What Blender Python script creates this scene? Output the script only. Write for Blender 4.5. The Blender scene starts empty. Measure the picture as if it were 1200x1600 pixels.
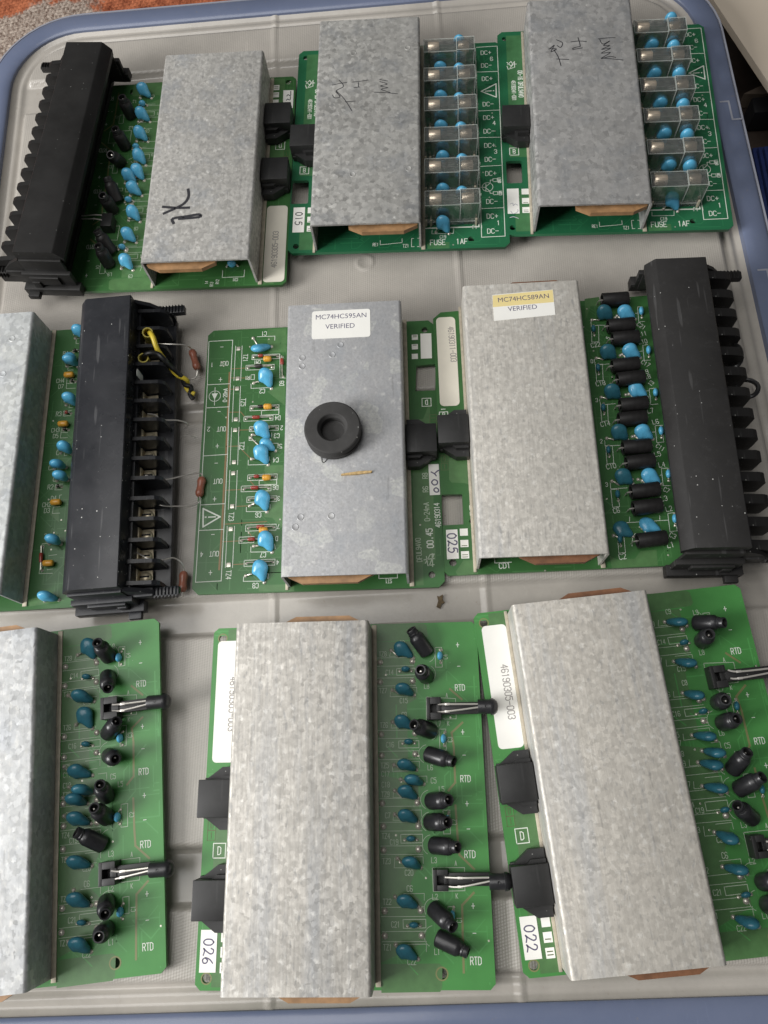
import bpy, bmesh, math, random
from mathutils import Vector, Matrix
random.seed(7)
C = bpy.context.scene.collection
scene = bpy.context.scene
S = 0.001                                   # everything below is written in millimetres
R = math.radians

# ------------------------------------------------------------------ camera
F = 1204.6584                               # focal length in pixels of the 1200 x 1600 photograph
RC = Matrix(((0.9981166492800727, 0.02677303676250148, 0.05519383056496571),
             (-0.00783852719550851, 0.9480217297113125, -0.3181090339593904),
             (-0.06084169558227049, 0.3170772847393598, 0.9464461334809231)))
CP = Vector((0, 0, 296.0))
cam_d = bpy.data.cameras.new('camera')
cam = bpy.data.objects.new('camera', cam_d)
C.objects.link(cam)
cam.matrix_world = Matrix.Translation(CP * S) @ RC.to_4x4()
cam_d.sensor_fit = 'VERTICAL'
cam_d.sensor_height = 36
cam_d.lens = F / 1600 * 36
cam_d.clip_start = 0.01
cam_d.clip_end = 20
scene.camera = cam

# ------------------------------------------------------------------ light
world = bpy.data.worlds.new('World')
scene.world = world
world.use_nodes = True
world.node_tree.nodes['Background'].inputs[0].default_value = (0.97, 0.985, 1.0, 1)
world.node_tree.nodes['Background'].inputs[1].default_value = 0.075


def area(name, loc, target, sx, sy, power, col):
    d = bpy.data.lights.new(name, 'AREA')
    d.shape = 'RECTANGLE'
    d.size, d.size_y, d.energy, d.color = sx * S, sy * S, power, col
    o = bpy.data.objects.new(name, d)
    C.objects.link(o)
    o.location = Vector(loc) * S
    o.rotation_euler = (Vector(target) - Vector(loc)).to_track_quat('-Z', 'Y').to_euler()


area('window_light', (-1080, -300, 640), (0, 110, 0), 480, 560, 22, (1.0, 0.99, 0.98))
area('ceiling_bounce', (-560, 120, 1400), (-20, 110, 0), 1000, 1100, 12.5, (1.0, 0.985, 0.965))
scene.cycles.transparent_max_bounces = 48
scene.view_settings.view_transform = 'Standard'
scene.view_settings.look = 'None'
scene.view_settings.exposure = -0.12
scene.view_settings.gamma = 1

# ------------------------------------------------------------------ measuring: image point -> place at a known height
def U(p, z=0.0):
    d = RC @ Vector(((p[0] - 600) / F, -(p[1] - 800) / F, -1))
    return CP + d * ((z - CP.z) / d.z)


def Z(ox, oy, s):
    return lambda x, y: (ox + x / s, oy + y / s)


# ------------------------------------------------------------------ materials
MATS = {}


class NT:
    def __init__(self, name):
        m = bpy.data.materials.new(name)
        m.use_nodes = True
        self.m, self.t = m, m.node_tree
        self.b = self.t.nodes['Principled BSDF']
        self.co = self.n('ShaderNodeTexCoord').outputs['Object']
        MATS[name] = m

    def n(self, ty, **kw):
        nd = self.t.nodes.new(ty)
        for k, v in kw.items():
            setattr(nd, k, v)
        return nd

    def l(self, a, b):
        self.t.links.new(a, b)

    def set(self, **kw):
        for k, v in kw.items():
            self.b.inputs[k.replace('_', ' ')].default_value = v

    def map(self, sc, rot=(0, 0, 0)):
        mp = self.n('ShaderNodeMapping')
        mp.inputs['Scale'].default_value = sc
        mp.inputs['Rotation'].default_value = rot
        self.l(self.co, mp.inputs[0])
        return mp.outputs[0]

    def noise(self, scale, detail=3, rough=.55, vec=None, out='Fac'):
        nd = self.n('ShaderNodeTexNoise')
        nd.inputs['Scale'].default_value = scale
        nd.inputs['Detail'].default_value = detail
        nd.inputs['Roughness'].default_value = rough
        self.l(vec or self.co, nd.inputs['Vector'])
        return nd.outputs[out]

    def voro(self, scale, out='Color', vec=None, feature='F1', rnd=1):
        nd = self.n('ShaderNodeTexVoronoi', feature=feature)
        nd.inputs['Scale'].default_value = scale
        nd.inputs['Randomness'].default_value = rnd
        self.l(vec or self.co, nd.inputs['Vector'])
        return nd.outputs[out]

    def ramp(self, fac, stops):
        nd = self.n('ShaderNodeValToRGB')
        cr = nd.color_ramp
        while len(cr.elements) < len(stops):
            cr.elements.new(.5)
        for e, (p, c) in zip(cr.elements, stops):
            e.position = p
            e.color = (*(c if isinstance(c, tuple) else (c, c, c)), 1)
        self.l(fac, nd.inputs[0])
        return nd.outputs[0]

    def mix(self, fac, a, b, blend='MIX'):
        nd = self.n('ShaderNodeMix', data_type='RGBA', blend_type=blend)
        for k, v in ((0, fac), (6, a), (7, b)):
            if isinstance(v, (int, float)):
                nd.inputs[k].default_value = v if k == 0 else (v, v, v, 1)
            elif isinstance(v, tuple):
                nd.inputs[k].default_value = (*v, 1)
            else:
                self.l(v, nd.inputs[k])
        return nd.outputs[2]

    def math(self, op, a, b=0.0):
        nd = self.n('ShaderNodeMath', operation=op)
        for k, v in ((0, a), (1, b)):
            if isinstance(v, (int, float)):
                nd.inputs[k].default_value = v
            else:
                self.l(v, nd.inputs[k])
        return nd.outputs[0]

    def bump(self, h, strength=.3, dist=.0002):
        nd = self.n('ShaderNodeBump')
        nd.inputs['Strength'].default_value = strength
        nd.inputs['Distance'].default_value = dist
        self.l(h, nd.inputs['Height'])
        self.l(nd.outputs[0], self.b.inputs['Normal'])

    def col(self, c):
        if isinstance(c, tuple):
            self.b.inputs['Base Color'].default_value = (*c, 1)
        else:
            self.l(c, self.b.inputs['Base Color'])


def plain(name, c, rough=.5, metal=0, spec=.5, var=.0, vs=300, **kw):
    t = NT(name)
    t.set(Roughness=rough, Metallic=metal, Specular_IOR_Level=spec, **kw)
    if var:
        t.col(t.mix(t.ramp(t.noise(vs), ((.3, 0.0), (.7, 1.0))), tuple(x * (1 - var) for x in c), tuple(min(1, x * (1 + var)) for x in c)))
    else:
        t.col(c)
    return t.m


def galvanised(name, cell, lo, hi, tint, streak=.5, patch=0, bright=0.12, seed=0.0, cw=.55, facet=.22, fleck=.25):
    """zinc coating: crystal spangle, rolling streaks, grey smears and small bright scuffs"""
    t = NT(name)
    off = t.n('ShaderNodeMapping')
    off.inputs['Location'].default_value = (seed, seed * .7, 0)
    t.l(t.co, off.inputs[0])
    base = off.outputs[0]
    warp = t.noise(cell * 2.2, 3, .7, vec=base, out='Color')
    vm = t.n('ShaderNodeVectorMath', operation='SCALE')
    vm.inputs[3].default_value = 1.0 / cell
    t.l(warp, vm.inputs[0])
    va = t.n('ShaderNodeVectorMath', operation='ADD')
    t.l(base, va.inputs[0])
    t.l(vm.outputs[0], va.inputs[1])
    v1 = t.voro(cell, vec=va.outputs[0])
    sep = t.n('ShaderNodeSeparateColor')
    t.l(v1, sep.inputs[0])
    v2 = t.noise(cell * .55, 4, .65, vec=base)
    st = t.n('ShaderNodeMapping')
    st.inputs['Scale'].default_value = (1, .055, 1)
    t.l(base, st.inputs[0])
    s1 = t.noise(1500, 3, .6, vec=st.outputs[0])
    g = t.math('ADD', t.math('MULTIPLY', sep.outputs[0], cw), t.math('MULTIPLY', v2, 1 - cw))
    g = t.math('ADD', g, t.math('MULTIPLY', t.math('SUBTRACT', s1, .5), streak))
    g = t.math('ADD', g, t.math('MULTIPLY', t.math('SUBTRACT', t.noise(24, 3, .6, vec=base), .5), .45))
    c = t.ramp(g, ((.22, tuple(lo * x for x in tint)), (.78, tuple(hi * x for x in tint))))
    # bluish grey smears
    sm = t.ramp(t.noise(55, 5, .7, vec=st.outputs[0] if streak > .6 else base), ((.5, 0.0), (.70, .7)))
    c = t.mix(sm, c, (lo * .95, lo * 1.0, lo * 1.06))
    if patch:
        pv = t.voro(150, vec=va.outputs[0])
        sp = t.n('ShaderNodeSeparateColor')
        t.l(pv, sp.inputs[0])
        pm = t.math('MULTIPLY', t.ramp(sp.outputs[1], ((.80, 0.0), (.83, 1.0))), t.ramp(t.noise(900, 2, vec=base), ((.35, .2), (.6, 1.0))))
        c = t.mix(t.math('MULTIPLY', pm, patch), c, (.62, .63, .58))
    # small bright scuffs on a few crystals
    bt = t.n('ShaderNodeTexVoronoi')
    bt.inputs['Scale'].default_value = 330
    t.l(va.outputs[0], bt.inputs['Vector'])
    bs = t.n('ShaderNodeSeparateColor')
    t.l(bt.outputs['Color'], bs.inputs[0])
    bm = t.math('MULTIPLY', t.math('MULTIPLY', t.ramp(bt.outputs['Distance'], ((.12, 1.0), (.42, 0.0))), t.ramp(t.noise(900, 3, .7, vec=base), ((.42, 0.0), (.55, 1.0)))), t.math('GREATER_THAN', bs.outputs[2], .93 - bright * .6))
    c = t.mix(t.math('MULTIPLY', bm, .45), c, (.78, .77, .73))
    # short slanting flecks, light and dark
    for ang, nsc in ((34, 620), (-28, 760)):
        fm = t.n('ShaderNodeMapping')
        fm.inputs['Scale'].default_value = (1, .34, 1)
        fm.inputs['Rotation'].default_value = (0, 0, R(ang))
        t.l(base, fm.inputs[0])
        fn = t.noise(nsc, 2, .6, vec=fm.outputs[0])
        c = t.mix(t.math('MULTIPLY', t.ramp(fn, ((.60, 0.0), (.70, 1.0))), .42 * fleck), c, (.76, .74, .68))
        c = t.mix(t.math('MULTIPLY', t.ramp(fn, ((.29, 1.0), (.38, 0.0))), .5 * fleck), c, (.22, .23, .24))
    # dark scratches
    sc = t.n('ShaderNodeMapping')
    sc.inputs['Scale'].default_value = (1, .12, 1)
    sc.inputs['Rotation'].default_value = (0, 0, R(14))
    t.l(base, sc.inputs[0])
    dk = t.ramp(t.noise(520, 2, .5, vec=sc.outputs[0]), ((.27, 1.0), (.33, 0.0)))
    c = t.mix(t.math('MULTIPLY', dk, .28), c, (.16, .16, .16))
    t.col(c)
    t.set(Metallic=.3, Specular_IOR_Level=.45)
    t.l(t.ramp(g, ((.2, .62), (.8, .42))), t.b.inputs['Roughness'])
    vs = t.n('ShaderNodeVectorMath', operation='SUBTRACT')
    t.l(v1, vs.inputs[0])
    vs.inputs[1].default_value = (.5, .5, .5)
    vk = t.n('ShaderNodeVectorMath', operation='SCALE')
    vk.inputs[3].default_value = facet
    t.l(vs.outputs[0], vk.inputs[0])
    geo = t.n('ShaderNodeNewGeometry')
    vn = t.n('ShaderNodeVectorMath', operation='ADD')
    t.l(geo.outputs['Normal'], vn.inputs[0])
    t.l(vk.outputs[0], vn.inputs[1])
    vz = t.n('ShaderNodeVectorMath', operation='NORMALIZE')
    t.l(vn.outputs[0], vz.inputs[0])
    bp = t.n('ShaderNodeBump')
    bp.inputs['Strength'].default_value = .2
    bp.inputs['Distance'].default_value = .0001
    t.l(v2, bp.inputs['Height'])
    t.l(vz.outputs[0], bp.inputs['Normal'])
    t.l(bp.outputs[0], t.b.inputs['Normal'])
    return t.m


def dusty_black(name, c, rough=.42, dust=.5, scr=.5, c2=None):
    t = NT(name)
    base = t.mix(t.ramp(t.noise(40, 4, .65), ((.35, 0.0), (.7, 1.0))), c, c2 or tuple(x * 1.7 for x in c))
    v = t.n('ShaderNodeTexVoronoi')
    v.inputs['Scale'].default_value = 520
    t.l(t.co, v.inputs['Vector'])
    sep = t.n('ShaderNodeSeparateColor')
    t.l(v.outputs['Color'], sep.inputs[0])
    big = t.ramp(sep.outputs[0], ((.72, 0.0), (.95, 1.0)))
    dots = t.math('MULTIPLY', t.math('LESS_THAN', v.outputs['Distance'], t.math('MULTIPLY', big, .13)), t.ramp(t.noise(34, 2), ((.38, .15), (.6, 1.0))))
    col = t.mix(t.math('MULTIPLY', dots, dust), base, (.55, .55, .52))
    haze = t.ramp(t.noise(300, 5, .8), ((.55, 0.0), (.9, .06 * dust)))
    col = t.mix(haze, col, (.5, .5, .5))
    for ang, th in ((38, .30), (-55, .29)):
        mp = t.map((1, .09, 1), (0, 0, R(ang)))
        line = t.ramp(t.noise(420, 1, .4, vec=mp), ((th - .03, 1.0), (th, 0.0)))
        col = t.mix(t.math('MULTIPLY', line, .12 * scr), col, (.4, .4, .4))
    t.col(col)
    t.set(Specular_IOR_Level=.42)
    t.l(t.ramp(t.noise(60, 4), ((.3, rough - .06), (.7, rough + .12))), t.b.inputs['Roughness'])
    t.bump(t.noise(2500, 2), .08, .00005)
    return t.m


def board_green(name, c, c2):
    t = NT(name)
    n = t.ramp(t.noise(45, 4, .6), ((.3, 0.0), (.7, 1.0)))
    col = t.mix(n, c, c2)
    wv = t.noise(3500, 1)
    col = t.mix(t.ramp(wv, ((.45, 0.0), (.7, .12))), col, (.09, .22, .09))
    v = t.n('ShaderNodeTexVoronoi')
    v.inputs['Scale'].default_value = 260
    t.l(t.co, v.inputs['Vector'])
    sep = t.n('ShaderNodeSeparateColor')
    t.l(v.outputs['Color'], sep.inputs[0])
    sp = t.math('MULTIPLY', t.math('LESS_THAN', v.outputs['Distance'], .035), t.math('GREATER_THAN', sep.outputs[0], .8))
    col = t.mix(t.math('MULTIPLY', sp, .6), col, (.5, .52, .45))
    t.col(col)
    t.set(Roughness=.36, Specular_IOR_Level=.4)
    t.bump(t.noise(900, 2), .05, .00005)
    return t.m


def clear_plastic():
    t = NT('clear_plastic')
    nt = t.t
    out = [n for n in nt.nodes if n.type == 'OUTPUT_MATERIAL'][0]
    tr = t.n('ShaderNodeBsdfTransparent')
    tr.inputs[0].default_value = (.985, .99, .985, 1)
    gl = t.n('ShaderNodeBsdfGlossy')
    gl.inputs['Roughness'].default_value = .12
    df = t.n('ShaderNodeBsdfDiffuse')
    df.inputs[0].default_value = (.78, .80, .76, 1)
    fr = t.n('ShaderNodeFresnel')
    fr.inputs[0].default_value = 1.5
    bp = t.n('ShaderNodeBump')
    bp.inputs['Strength'].default_value = .5
    bp.inputs['Distance'].default_value = .0004
    t.l(t.noise(330, 3), bp.inputs['Height'])
    t.l(bp.outputs[0], gl.inputs['Normal'])
    t.l(bp.outputs[0], fr.inputs['Normal'])
    m0 = t.n('ShaderNodeMixShader')
    t.l(t.ramp(t.noise(260, 4, .7), ((.35, .015), (.75, .08))), m0.inputs[0])
    t.l(tr.outputs[0], m0.inputs[1])
    t.l(df.outputs[0], m0.inputs[2])
    m1 = t.n('ShaderNodeMixShader')
    t.l(t.math('MULTIPLY', fr.outputs[0], .7), m1.inputs[0])
    t.l(m0.outputs[0], m1.inputs[1])
    t.l(gl.outputs[0], m1.inputs[2])
    t.l(m1.outputs[0], out.inputs[0])
    return t.m


def lid_plastic(name, c, c2, weave):
    t = NT(name)
    n = t.ramp(t.noise(14, 6, .7), ((.32, 0.0), (.66, 1.0)))
    col = t.mix(n, c, c2)
    scf = t.ramp(t.noise(260, 5, .8, vec=t.map((1, .12, 1), (0, 0, R(52)))), ((.62, 0.0), (.78, .35)))
    col = t.mix(scf, col, tuple(min(1, x * 1.45) for x in c2))
    at = t.n('ShaderNodeAttribute', attribute_name='field')
    dirt = t.ramp(t.noise(420, 5, .75), ((.62, 0.0), (.75, .5)))
    col = t.mix(t.math('MULTIPLY', dirt, t.math('SUBTRACT', 1.0, at.outputs['Fac'])), col, (.26, .21, .15))
    v = t.n('ShaderNodeTexVoronoi')
    v.inputs['Scale'].default_value = 130
    t.l(t.co, v.inputs['Vector'])
    sep = t.n('ShaderNodeSeparateColor')
    t.l(v.outputs['Color'], sep.inputs[0])
    sp = t.math('MULTIPLY', t.math('LESS_THAN', v.outputs['Distance'], .03), t.math('GREATER_THAN', sep.outputs[1], .86))
    col = t.mix(t.math('MULTIPLY', sp, .7), col, (.1, .09, .08))
    t.col(col)
    t.set(Specular_IOR_Level=.55)
    t.l(t.math('ADD', .22, t.math('MULTIPLY', at.outputs['Fac'], .14)), t.b.inputs['Roughness'])
    if weave:
        mp = t.map((1, 1, 1), (0, 0, R(38)))
        sx = t.n('ShaderNodeSeparateXYZ')
        t.l(mp, sx.inputs[0])
        a = t.math('SINE', t.math('MULTIPLY', sx.outputs[0], 5200.0))
        b = t.math('SINE', t.math('MULTIPLY', sx.outputs[1], 3800.0))
        h = t.math('MULTIPLY', t.math('MULTIPLY', a, b), at.outputs['Fac'])
        h = t.math('ADD', h, t.math('MULTIPLY', t.noise(600, 3), .8))
        t.bump(h, .22, .0002)
    else:
        t.bump(t.noise(700, 3), .12, .0001)
    return t.m


GALV = {
    'A': galvanised('galvanised_warm_mottled', 760, .31, .60, (1, .975, .915), .25, seed=.3, cw=.42, facet=.3, fleck=.5),
    'B': galvanised('galvanised_coarse_spangle', 560, .24, .56, (1, .985, .93), .12, seed=.7, cw=.58, facet=.35),
    'C': galvanised('galvanised_grey_spangle', 470, .25, .50, (1, .985, .955), .08, seed=1.4, cw=.58, bright=.06, facet=.3),
    'D': galvanised('galvanised_pale', 520, .44, .68, (.97, 1, .99), .2, patch=.3, seed=2.2, cw=.35),
    'E': galvanised('galvanised_fine_grey', 1300, .36, .49, (.985, .99, 1), .15, patch=.5, seed=2.9, cw=.4, bright=.05, facet=.12),
    'F': galvanised('galvanised_streaky_tan', 760, .42, .66, (1, .955, .865), .75, seed=3.6, cw=.25, facet=.2, bright=.16, fleck=.6),
    'G': galvanised('galvanised_pale_flaked', 520, .42, .63, (.985, 1, .995), .15, seed=4.4, bright=.2, cw=.42, facet=.3, fleck=.6),
    'H': galvanised('galvanised_flaked_tan', 640, .36, .56, (1, .955, .87), .75, seed=5.2, cw=.25, bright=.2, facet=.24, fleck=.75),
    'I': galvanised('galvanised_brushed_tan', 760, .43, .60, (1, .945, .845), .85, seed=6.1, cw=.2, bright=.18, facet=.18, fleck=.6),
}
PCB = board_green('green_solder_mask', (.034, .115, .031), (.045, .15, .042))
PCB_R = board_green('bright_green_solder_mask', (.052, .205, .05), (.070, .265, .066))
PCB_B = board_green('blue_green_solder_mask', (.012, .105, .045), (.018, .14, .06))
POUR = plain('copper_under_mask', (.075, .175, .06), .38, var=.12)
POUR_B = plain('copper_under_blue_mask', (.055, .17, .065), .38, var=.12)
TRACE = plain('tan_copper_trace', (.20, .21, .085), .4)
TRACE_E = plain('brown_copper_trace', (.24, .15, .06), .4)
SILK = plain('white_silkscreen', (.70, .74, .66), .6)
SILK_DIM = plain('pale_green_silkscreen', (.46, .55, .42), .6)
MARK = plain('etched_mark', (.10, .13, .05), .5)
TIN = plain('tinned_solder', (.66, .62, .54), .36, .6, var=.2, vs=900)
WIRE = plain('bare_wire', (.66, .63, .58), .32, .6)
BRASSY = plain('brass_screw', (.72, .63, .45), .42, .55, var=.2, vs=500)
PHENOL = plain('brown_phenolic', (.33, .185, .085), .5, var=.25, vs=240)
PHENOL_D = plain('dark_brown_phenolic', (.19, .085, .04), .5, var=.25, vs=240)
CREAM = plain('cream_strip', (.50, .45, .35), .5, .2, var=.15, vs=400)
BLUE = plain('blue_epoxy', (.10, .41, .64), .27, spec=.6, var=.08, vs=600)
BLUE_SHADED = plain('shaded_blue_epoxy', (.038, .175, .235), .3, spec=.55, var=.12, vs=600)  # the same capacitor blue with the covers' shade put into its colour
SLEEVE = plain('black_sleeve', (.020, .020, .022), .34, spec=.5, var=.25, vs=500)
SLEEVE_M = plain('matt_black_sleeve', (.016, .015, .015), .5, var=.3, vs=500)
HOLE = plain('dark_bore', (.006, .006, .006), .7)
BLK = dusty_black('black_connector_plastic', (.016, .016, .016), .4, .6, .2)
BLK_A = dusty_black('black_terminal_plastic', (.012, .0115, .011), .45, .25, .0)
BLK_D = dusty_black('blue_black_terminal_plastic', (.014, .015, .018), .3, 1.0, .8, c2=(.026, .027, .031))
BLK_F = dusty_black('brown_black_terminal_plastic', (.013, .0122, .0118), .5, .7, .5, c2=(.018, .017, .0165))
RUBBER = dusty_black('dusty_rubber', (.035, .034, .033), .75, .8, .0)
PAPER = plain('white_label', (.86, .85, .80), .55, var=.03, vs=80)
PAPER_W = plain('warm_label', (.74, .70, .60), .55, var=.06, vs=80)
YELLOW_HI = plain('yellow_highlighter', (.80, .66, .30), .55, var=.05, vs=80)
INK = plain('black_ink', (.03, .03, .035), .5)
INK_P = plain('faded_print', (.28, .26, .25), .6)
INK_V = plain('violet_ink', (.10, .09, .16), .5)
INK_F = plain('pale_pencil', (.50, .50, .53), .6)
CLEAR = clear_plastic()
GLASS = CLEAR
CLEAR_EDGE = plain('clear_plastic_edge', (.70, .74, .70), .2, spec=.6, Alpha=.26)
NICKEL = plain('fuse_end_cap', (.80, .68, .54), .3, .6, var=.12, vs=700)
AMBER = plain('amber_bead', (.72, .36, .045), .3, spec=.6)
REDGL = plain('red_glass', (.30, .045, .03), .2, spec=.6)
RESBR = plain('red_brown_resistor', (.30, .11, .07), .3, spec=.5, var=.12, vs=500)
BODY_K = plain('dark_component', (.03, .025, .022), .35)
YEL = plain('yellow_insulation', (.72, .55, .05), .4)
YEL_D = plain('dirty_yellow_sleeve', (.50, .42, .06), .5)
BLKW = plain('black_insulation', (.012, .012, .012), .35)
WOOD = plain('dry_splinter', (.52, .36, .16), .7, var=.3, vs=900)
LID = lid_plastic('cloudy_plastic', (.345, .322, .29), (.455, .425, .38), True)
RIM = lid_plastic('blue_grey_plastic', (.125, .152, .235), (.155, .182, .268), False)
LIP = plain('clear_lip_plastic', (.30, .31, .36), .3, spec=.6)


# ------------------------------------------------------------------ mesh helpers
class MB:
    """collects shapes, becomes ONE mesh"""

    def __init__(self):
        self.v, self.f, self.mi = [], [], []

    def add(self, vs, fs, m=0):
        o = len(self.v)
        self.v += [tuple(x) for x in vs]
        self.f += [tuple(i + o for i in f) for f in fs]
        self.mi += [m] * len(fs)

    def box(self, x0, x1, y0, y1, z0, z1, ch=0, m=0, mat=None):
        bm = bmesh.new()
        bmesh.ops.create_cube(bm, size=1)
        for v in bm.verts:
            v.co = Vector((x0 + (v.co.x + .5) * (x1 - x0), y0 + (v.co.y + .5) * (y1 - y0), z0 + (v.co.z + .5) * (z1 - z0)))
        if ch:
            bmesh.ops.bevel(bm, geom=bm.edges[:], offset=ch, segments=2, profile=.6, affect='EDGES')
        if mat:
            bm.transform(mat)
        bm.verts.index_update()
        self.add([v.co for v in bm.verts], [[v.index for v in f.verts] for f in bm.faces], m)
        bm.free()

    def prism(self, poly, z0, z1, m=0, mat=None, axis='z'):
        """poly extruded along z (xy poly), or along y (xz poly), or along x (yz poly)"""
        n = len(poly)
        def P(a, b, h):
            return {'z': (a, b, h), 'y': (a, h, b), 'x': (h, a, b)}[axis]
        vs = [Vector(P(a, b, z0)) for a, b in poly] + [Vector(P(a, b, z1)) for a, b in poly]
        if mat:
            vs = [mat @ v for v in vs]
        fs = [tuple(range(n))[::-1], tuple(range(n, 2 * n))] + [(i, (i + 1) % n, n + (i + 1) % n, n + i) for i in range(n)]
        ar = sum(poly[i][0] * poly[(i + 1) % n][1] - poly[(i + 1) % n][0] * poly[i][1] for i in range(n))
        if (ar < 0) != (axis == 'y'):
            fs = [f[::-1] for f in fs]
        self.add(vs, fs, m)

    def lathe(self, prof, seg=20, mat=None, m=0, cap=True):
        vs, fs = [], []
        for r, z in prof:
            for k in range(seg):
                a = 2 * math.pi * k / seg
                vs.append(Vector((r * math.cos(a), r * math.sin(a), z)))
        for i in range(len(prof) - 1):
            for k in range(seg):
                k2 = (k + 1) % seg
                fs.append((i * seg + k, i * seg + k2, (i + 1) * seg + k2, (i + 1) * seg + k))
        if cap and prof[0][0] > 1e-6:
            fs.append(tuple(range(seg))[::-1])
        if cap and prof[-1][0] > 1e-6:
            fs.append(tuple(range((len(prof) - 1) * seg, len(prof) * seg)))
        if mat:
            vs = [mat @ v for v in vs]
        self.add(vs, fs, m)

    def tube(self, pts, r, seg=8, m=0, smooth=3):
        pts = [Vector(p) for p in pts]
        if smooth and len(pts) > 2:
            q = []
            for i in range(len(pts) - 1):
                p0, p1, p2, p3 = pts[max(i - 1, 0)], pts[i], pts[i + 1], pts[min(i + 2, len(pts) - 1)]
                for k in range(smooth):
                    t = k / smooth
                    q.append(.5 * (2 * p1 + (p2 - p0) * t + (2 * p0 - 5 * p1 + 4 * p2 - p3) * t * t + (3 * p1 - p0 - 3 * p2 + p3) * t ** 3))
            pts = q + [pts[-1]]
        rs = r if isinstance(r, (list, tuple)) else [r] * len(pts)
        if len(rs) != len(pts):
            rs = [rs[min(len(rs) - 1, int(i / (len(pts) - 1) * (len(rs) - 1) + .5))] for i in range(len(pts))]
        vs, fs = [], []
        up = Vector((.13, .21, 1)).normalized()
        for i, p in enumerate(pts):
            d = (pts[min(i + 1, len(pts) - 1)] - pts[max(i - 1, 0)]).normalized()
            a = d.cross(up)
            a = a.normalized() if a.length > 1e-4 else Vector((1, 0, 0))
            b = d.cross(a)
            for k in range(seg):
                t = 2 * math.pi * k / seg
                vs.append(p + rs[i] * (a * math.cos(t) + b * math.sin(t)))
        for i in range(len(pts) - 1):
            for k in range(seg):
                k2 = (k + 1) % seg
                fs.append((i * seg + k, (i + 1) * seg + k, (i + 1) * seg + k2, i * seg + k2))
        fs += [tuple(range(seg)), tuple(range((len(pts) - 1) * seg, len(pts) * seg))[::-1]]
        self.add(vs, fs, m)

    def line(self, pts, w, z, m=0, closed=False):
        """flat painted line"""
        pts = [Vector((p[0], p[1])) for p in pts]
        segs = list(zip(pts[:-1], pts[1:])) + ([(pts[-1], pts[0])] if closed else [])
        for a, b in segs:
            d = b - a
            if d.length < 1e-5:
                continue
            d.normalize()
            n = Vector((-d.y, d.x)) * w / 2
            e = d * w * .4
            dz = .004 * (len(self.f) % 3)
            q = [a - e + n, a - e - n, b + e - n, b + e + n]
            self.add([(p.x, p.y, z + dz) for p in q], [(0, 1, 2, 3)], m)

    def sheet(self, poly, z0, z1, m=0):
        self.prism(poly, z0, z1, m)

    def build(self, name, mats, parent=None, smooth=35):
        me = bpy.data.meshes.new(name)
        me.from_pydata([(x * S, y * S, z * S) for x, y, z in self.v], [], self.f)
        for m in (mats if isinstance(mats, (list, tuple)) else [mats]):
            me.materials.append(m)
        if len(me.materials) > 1:
            me.polygons.foreach_set('material_index', self.mi)
        if smooth:
            me.polygons.foreach_set('use_smooth', [True] * len(me.polygons))
            me.set_sharp_from_angle(angle=R(smooth))
        me.update()
        o = link(name, me, parent)
        if name in ('silkscreen', 'serial_number', 'handwriting', 'marker_scrawl'):
            o['kind'] = 'stuff'             # print and pen strokes, too small to pick apart
        return o


def link(name, data, parent=None, mw=None):
    o = bpy.data.objects.new(name, data)
    C.objects.link(o)
    if parent:
        o.parent = parent
    if mw is not None:
        m = mw.copy()
        m.translation = m.translation * S
        o.matrix_basis = m
    return o


def tag(o, label, cat=None, group=None, kind=None):
    o['label'] = label
    if cat:
        o['category'] = cat
    if group:
        o['group'] = group
    if kind:
        o['kind'] = kind
    return o


def rrect(x0, x1, y0, y1, r, n=4):
    out = []
    for cx, cy, a0 in ((x1 - r, y1 - r, 0), (x0 + r, y1 - r, 90), (x0 + r, y0 + r, 180), (x1 - r, y0 + r, 270)):
        for k in range(n + 1):
            a = R(a0 + 90 * k / n)
            out.append((cx + r * math.cos(a), cy + r * math.sin(a)))
    return out


def circ(cx, cy, r, n=14):
    return [(cx + r * math.cos(2 * math.pi * k / n), cy + r * math.sin(2 * math.pi * k / n)) for k in range(n)]


def plate(name, loops, z0, z1, mat, parent):
    """flat plate with holes, from filled outlines"""
    cu = bpy.data.curves.new(name, 'CURVE')
    cu.dimensions = '2D'
    cu.fill_mode = 'BOTH'
    cu.extrude = (z1 - z0) / 2 * S
    cu.bevel_depth = 0
    for lp in loops:
        sp = cu.splines.new('POLY')
        sp.points.add(len(lp) - 1)
        for p, q in zip(sp.points, lp):
            p.co = (q[0] * S, q[1] * S, 0, 1)
        sp.use_cyclic_u = True
    o = bpy.data.objects.new('tmp', cu)
    C.objects.link(o)
    dg = bpy.context.evaluated_depsgraph_get()
    me = bpy.data.meshes.new_from_object(o.evaluated_get(dg))
    bpy.data.objects.remove(o)
    bpy.data.curves.remove(cu)
    me.transform(Matrix.Translation((0, 0, (z0 + z1) / 2 * S)))
    me.materials.clear()
    me.materials.append(mat)
    me.name = name
    return link(name, me, parent)


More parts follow.
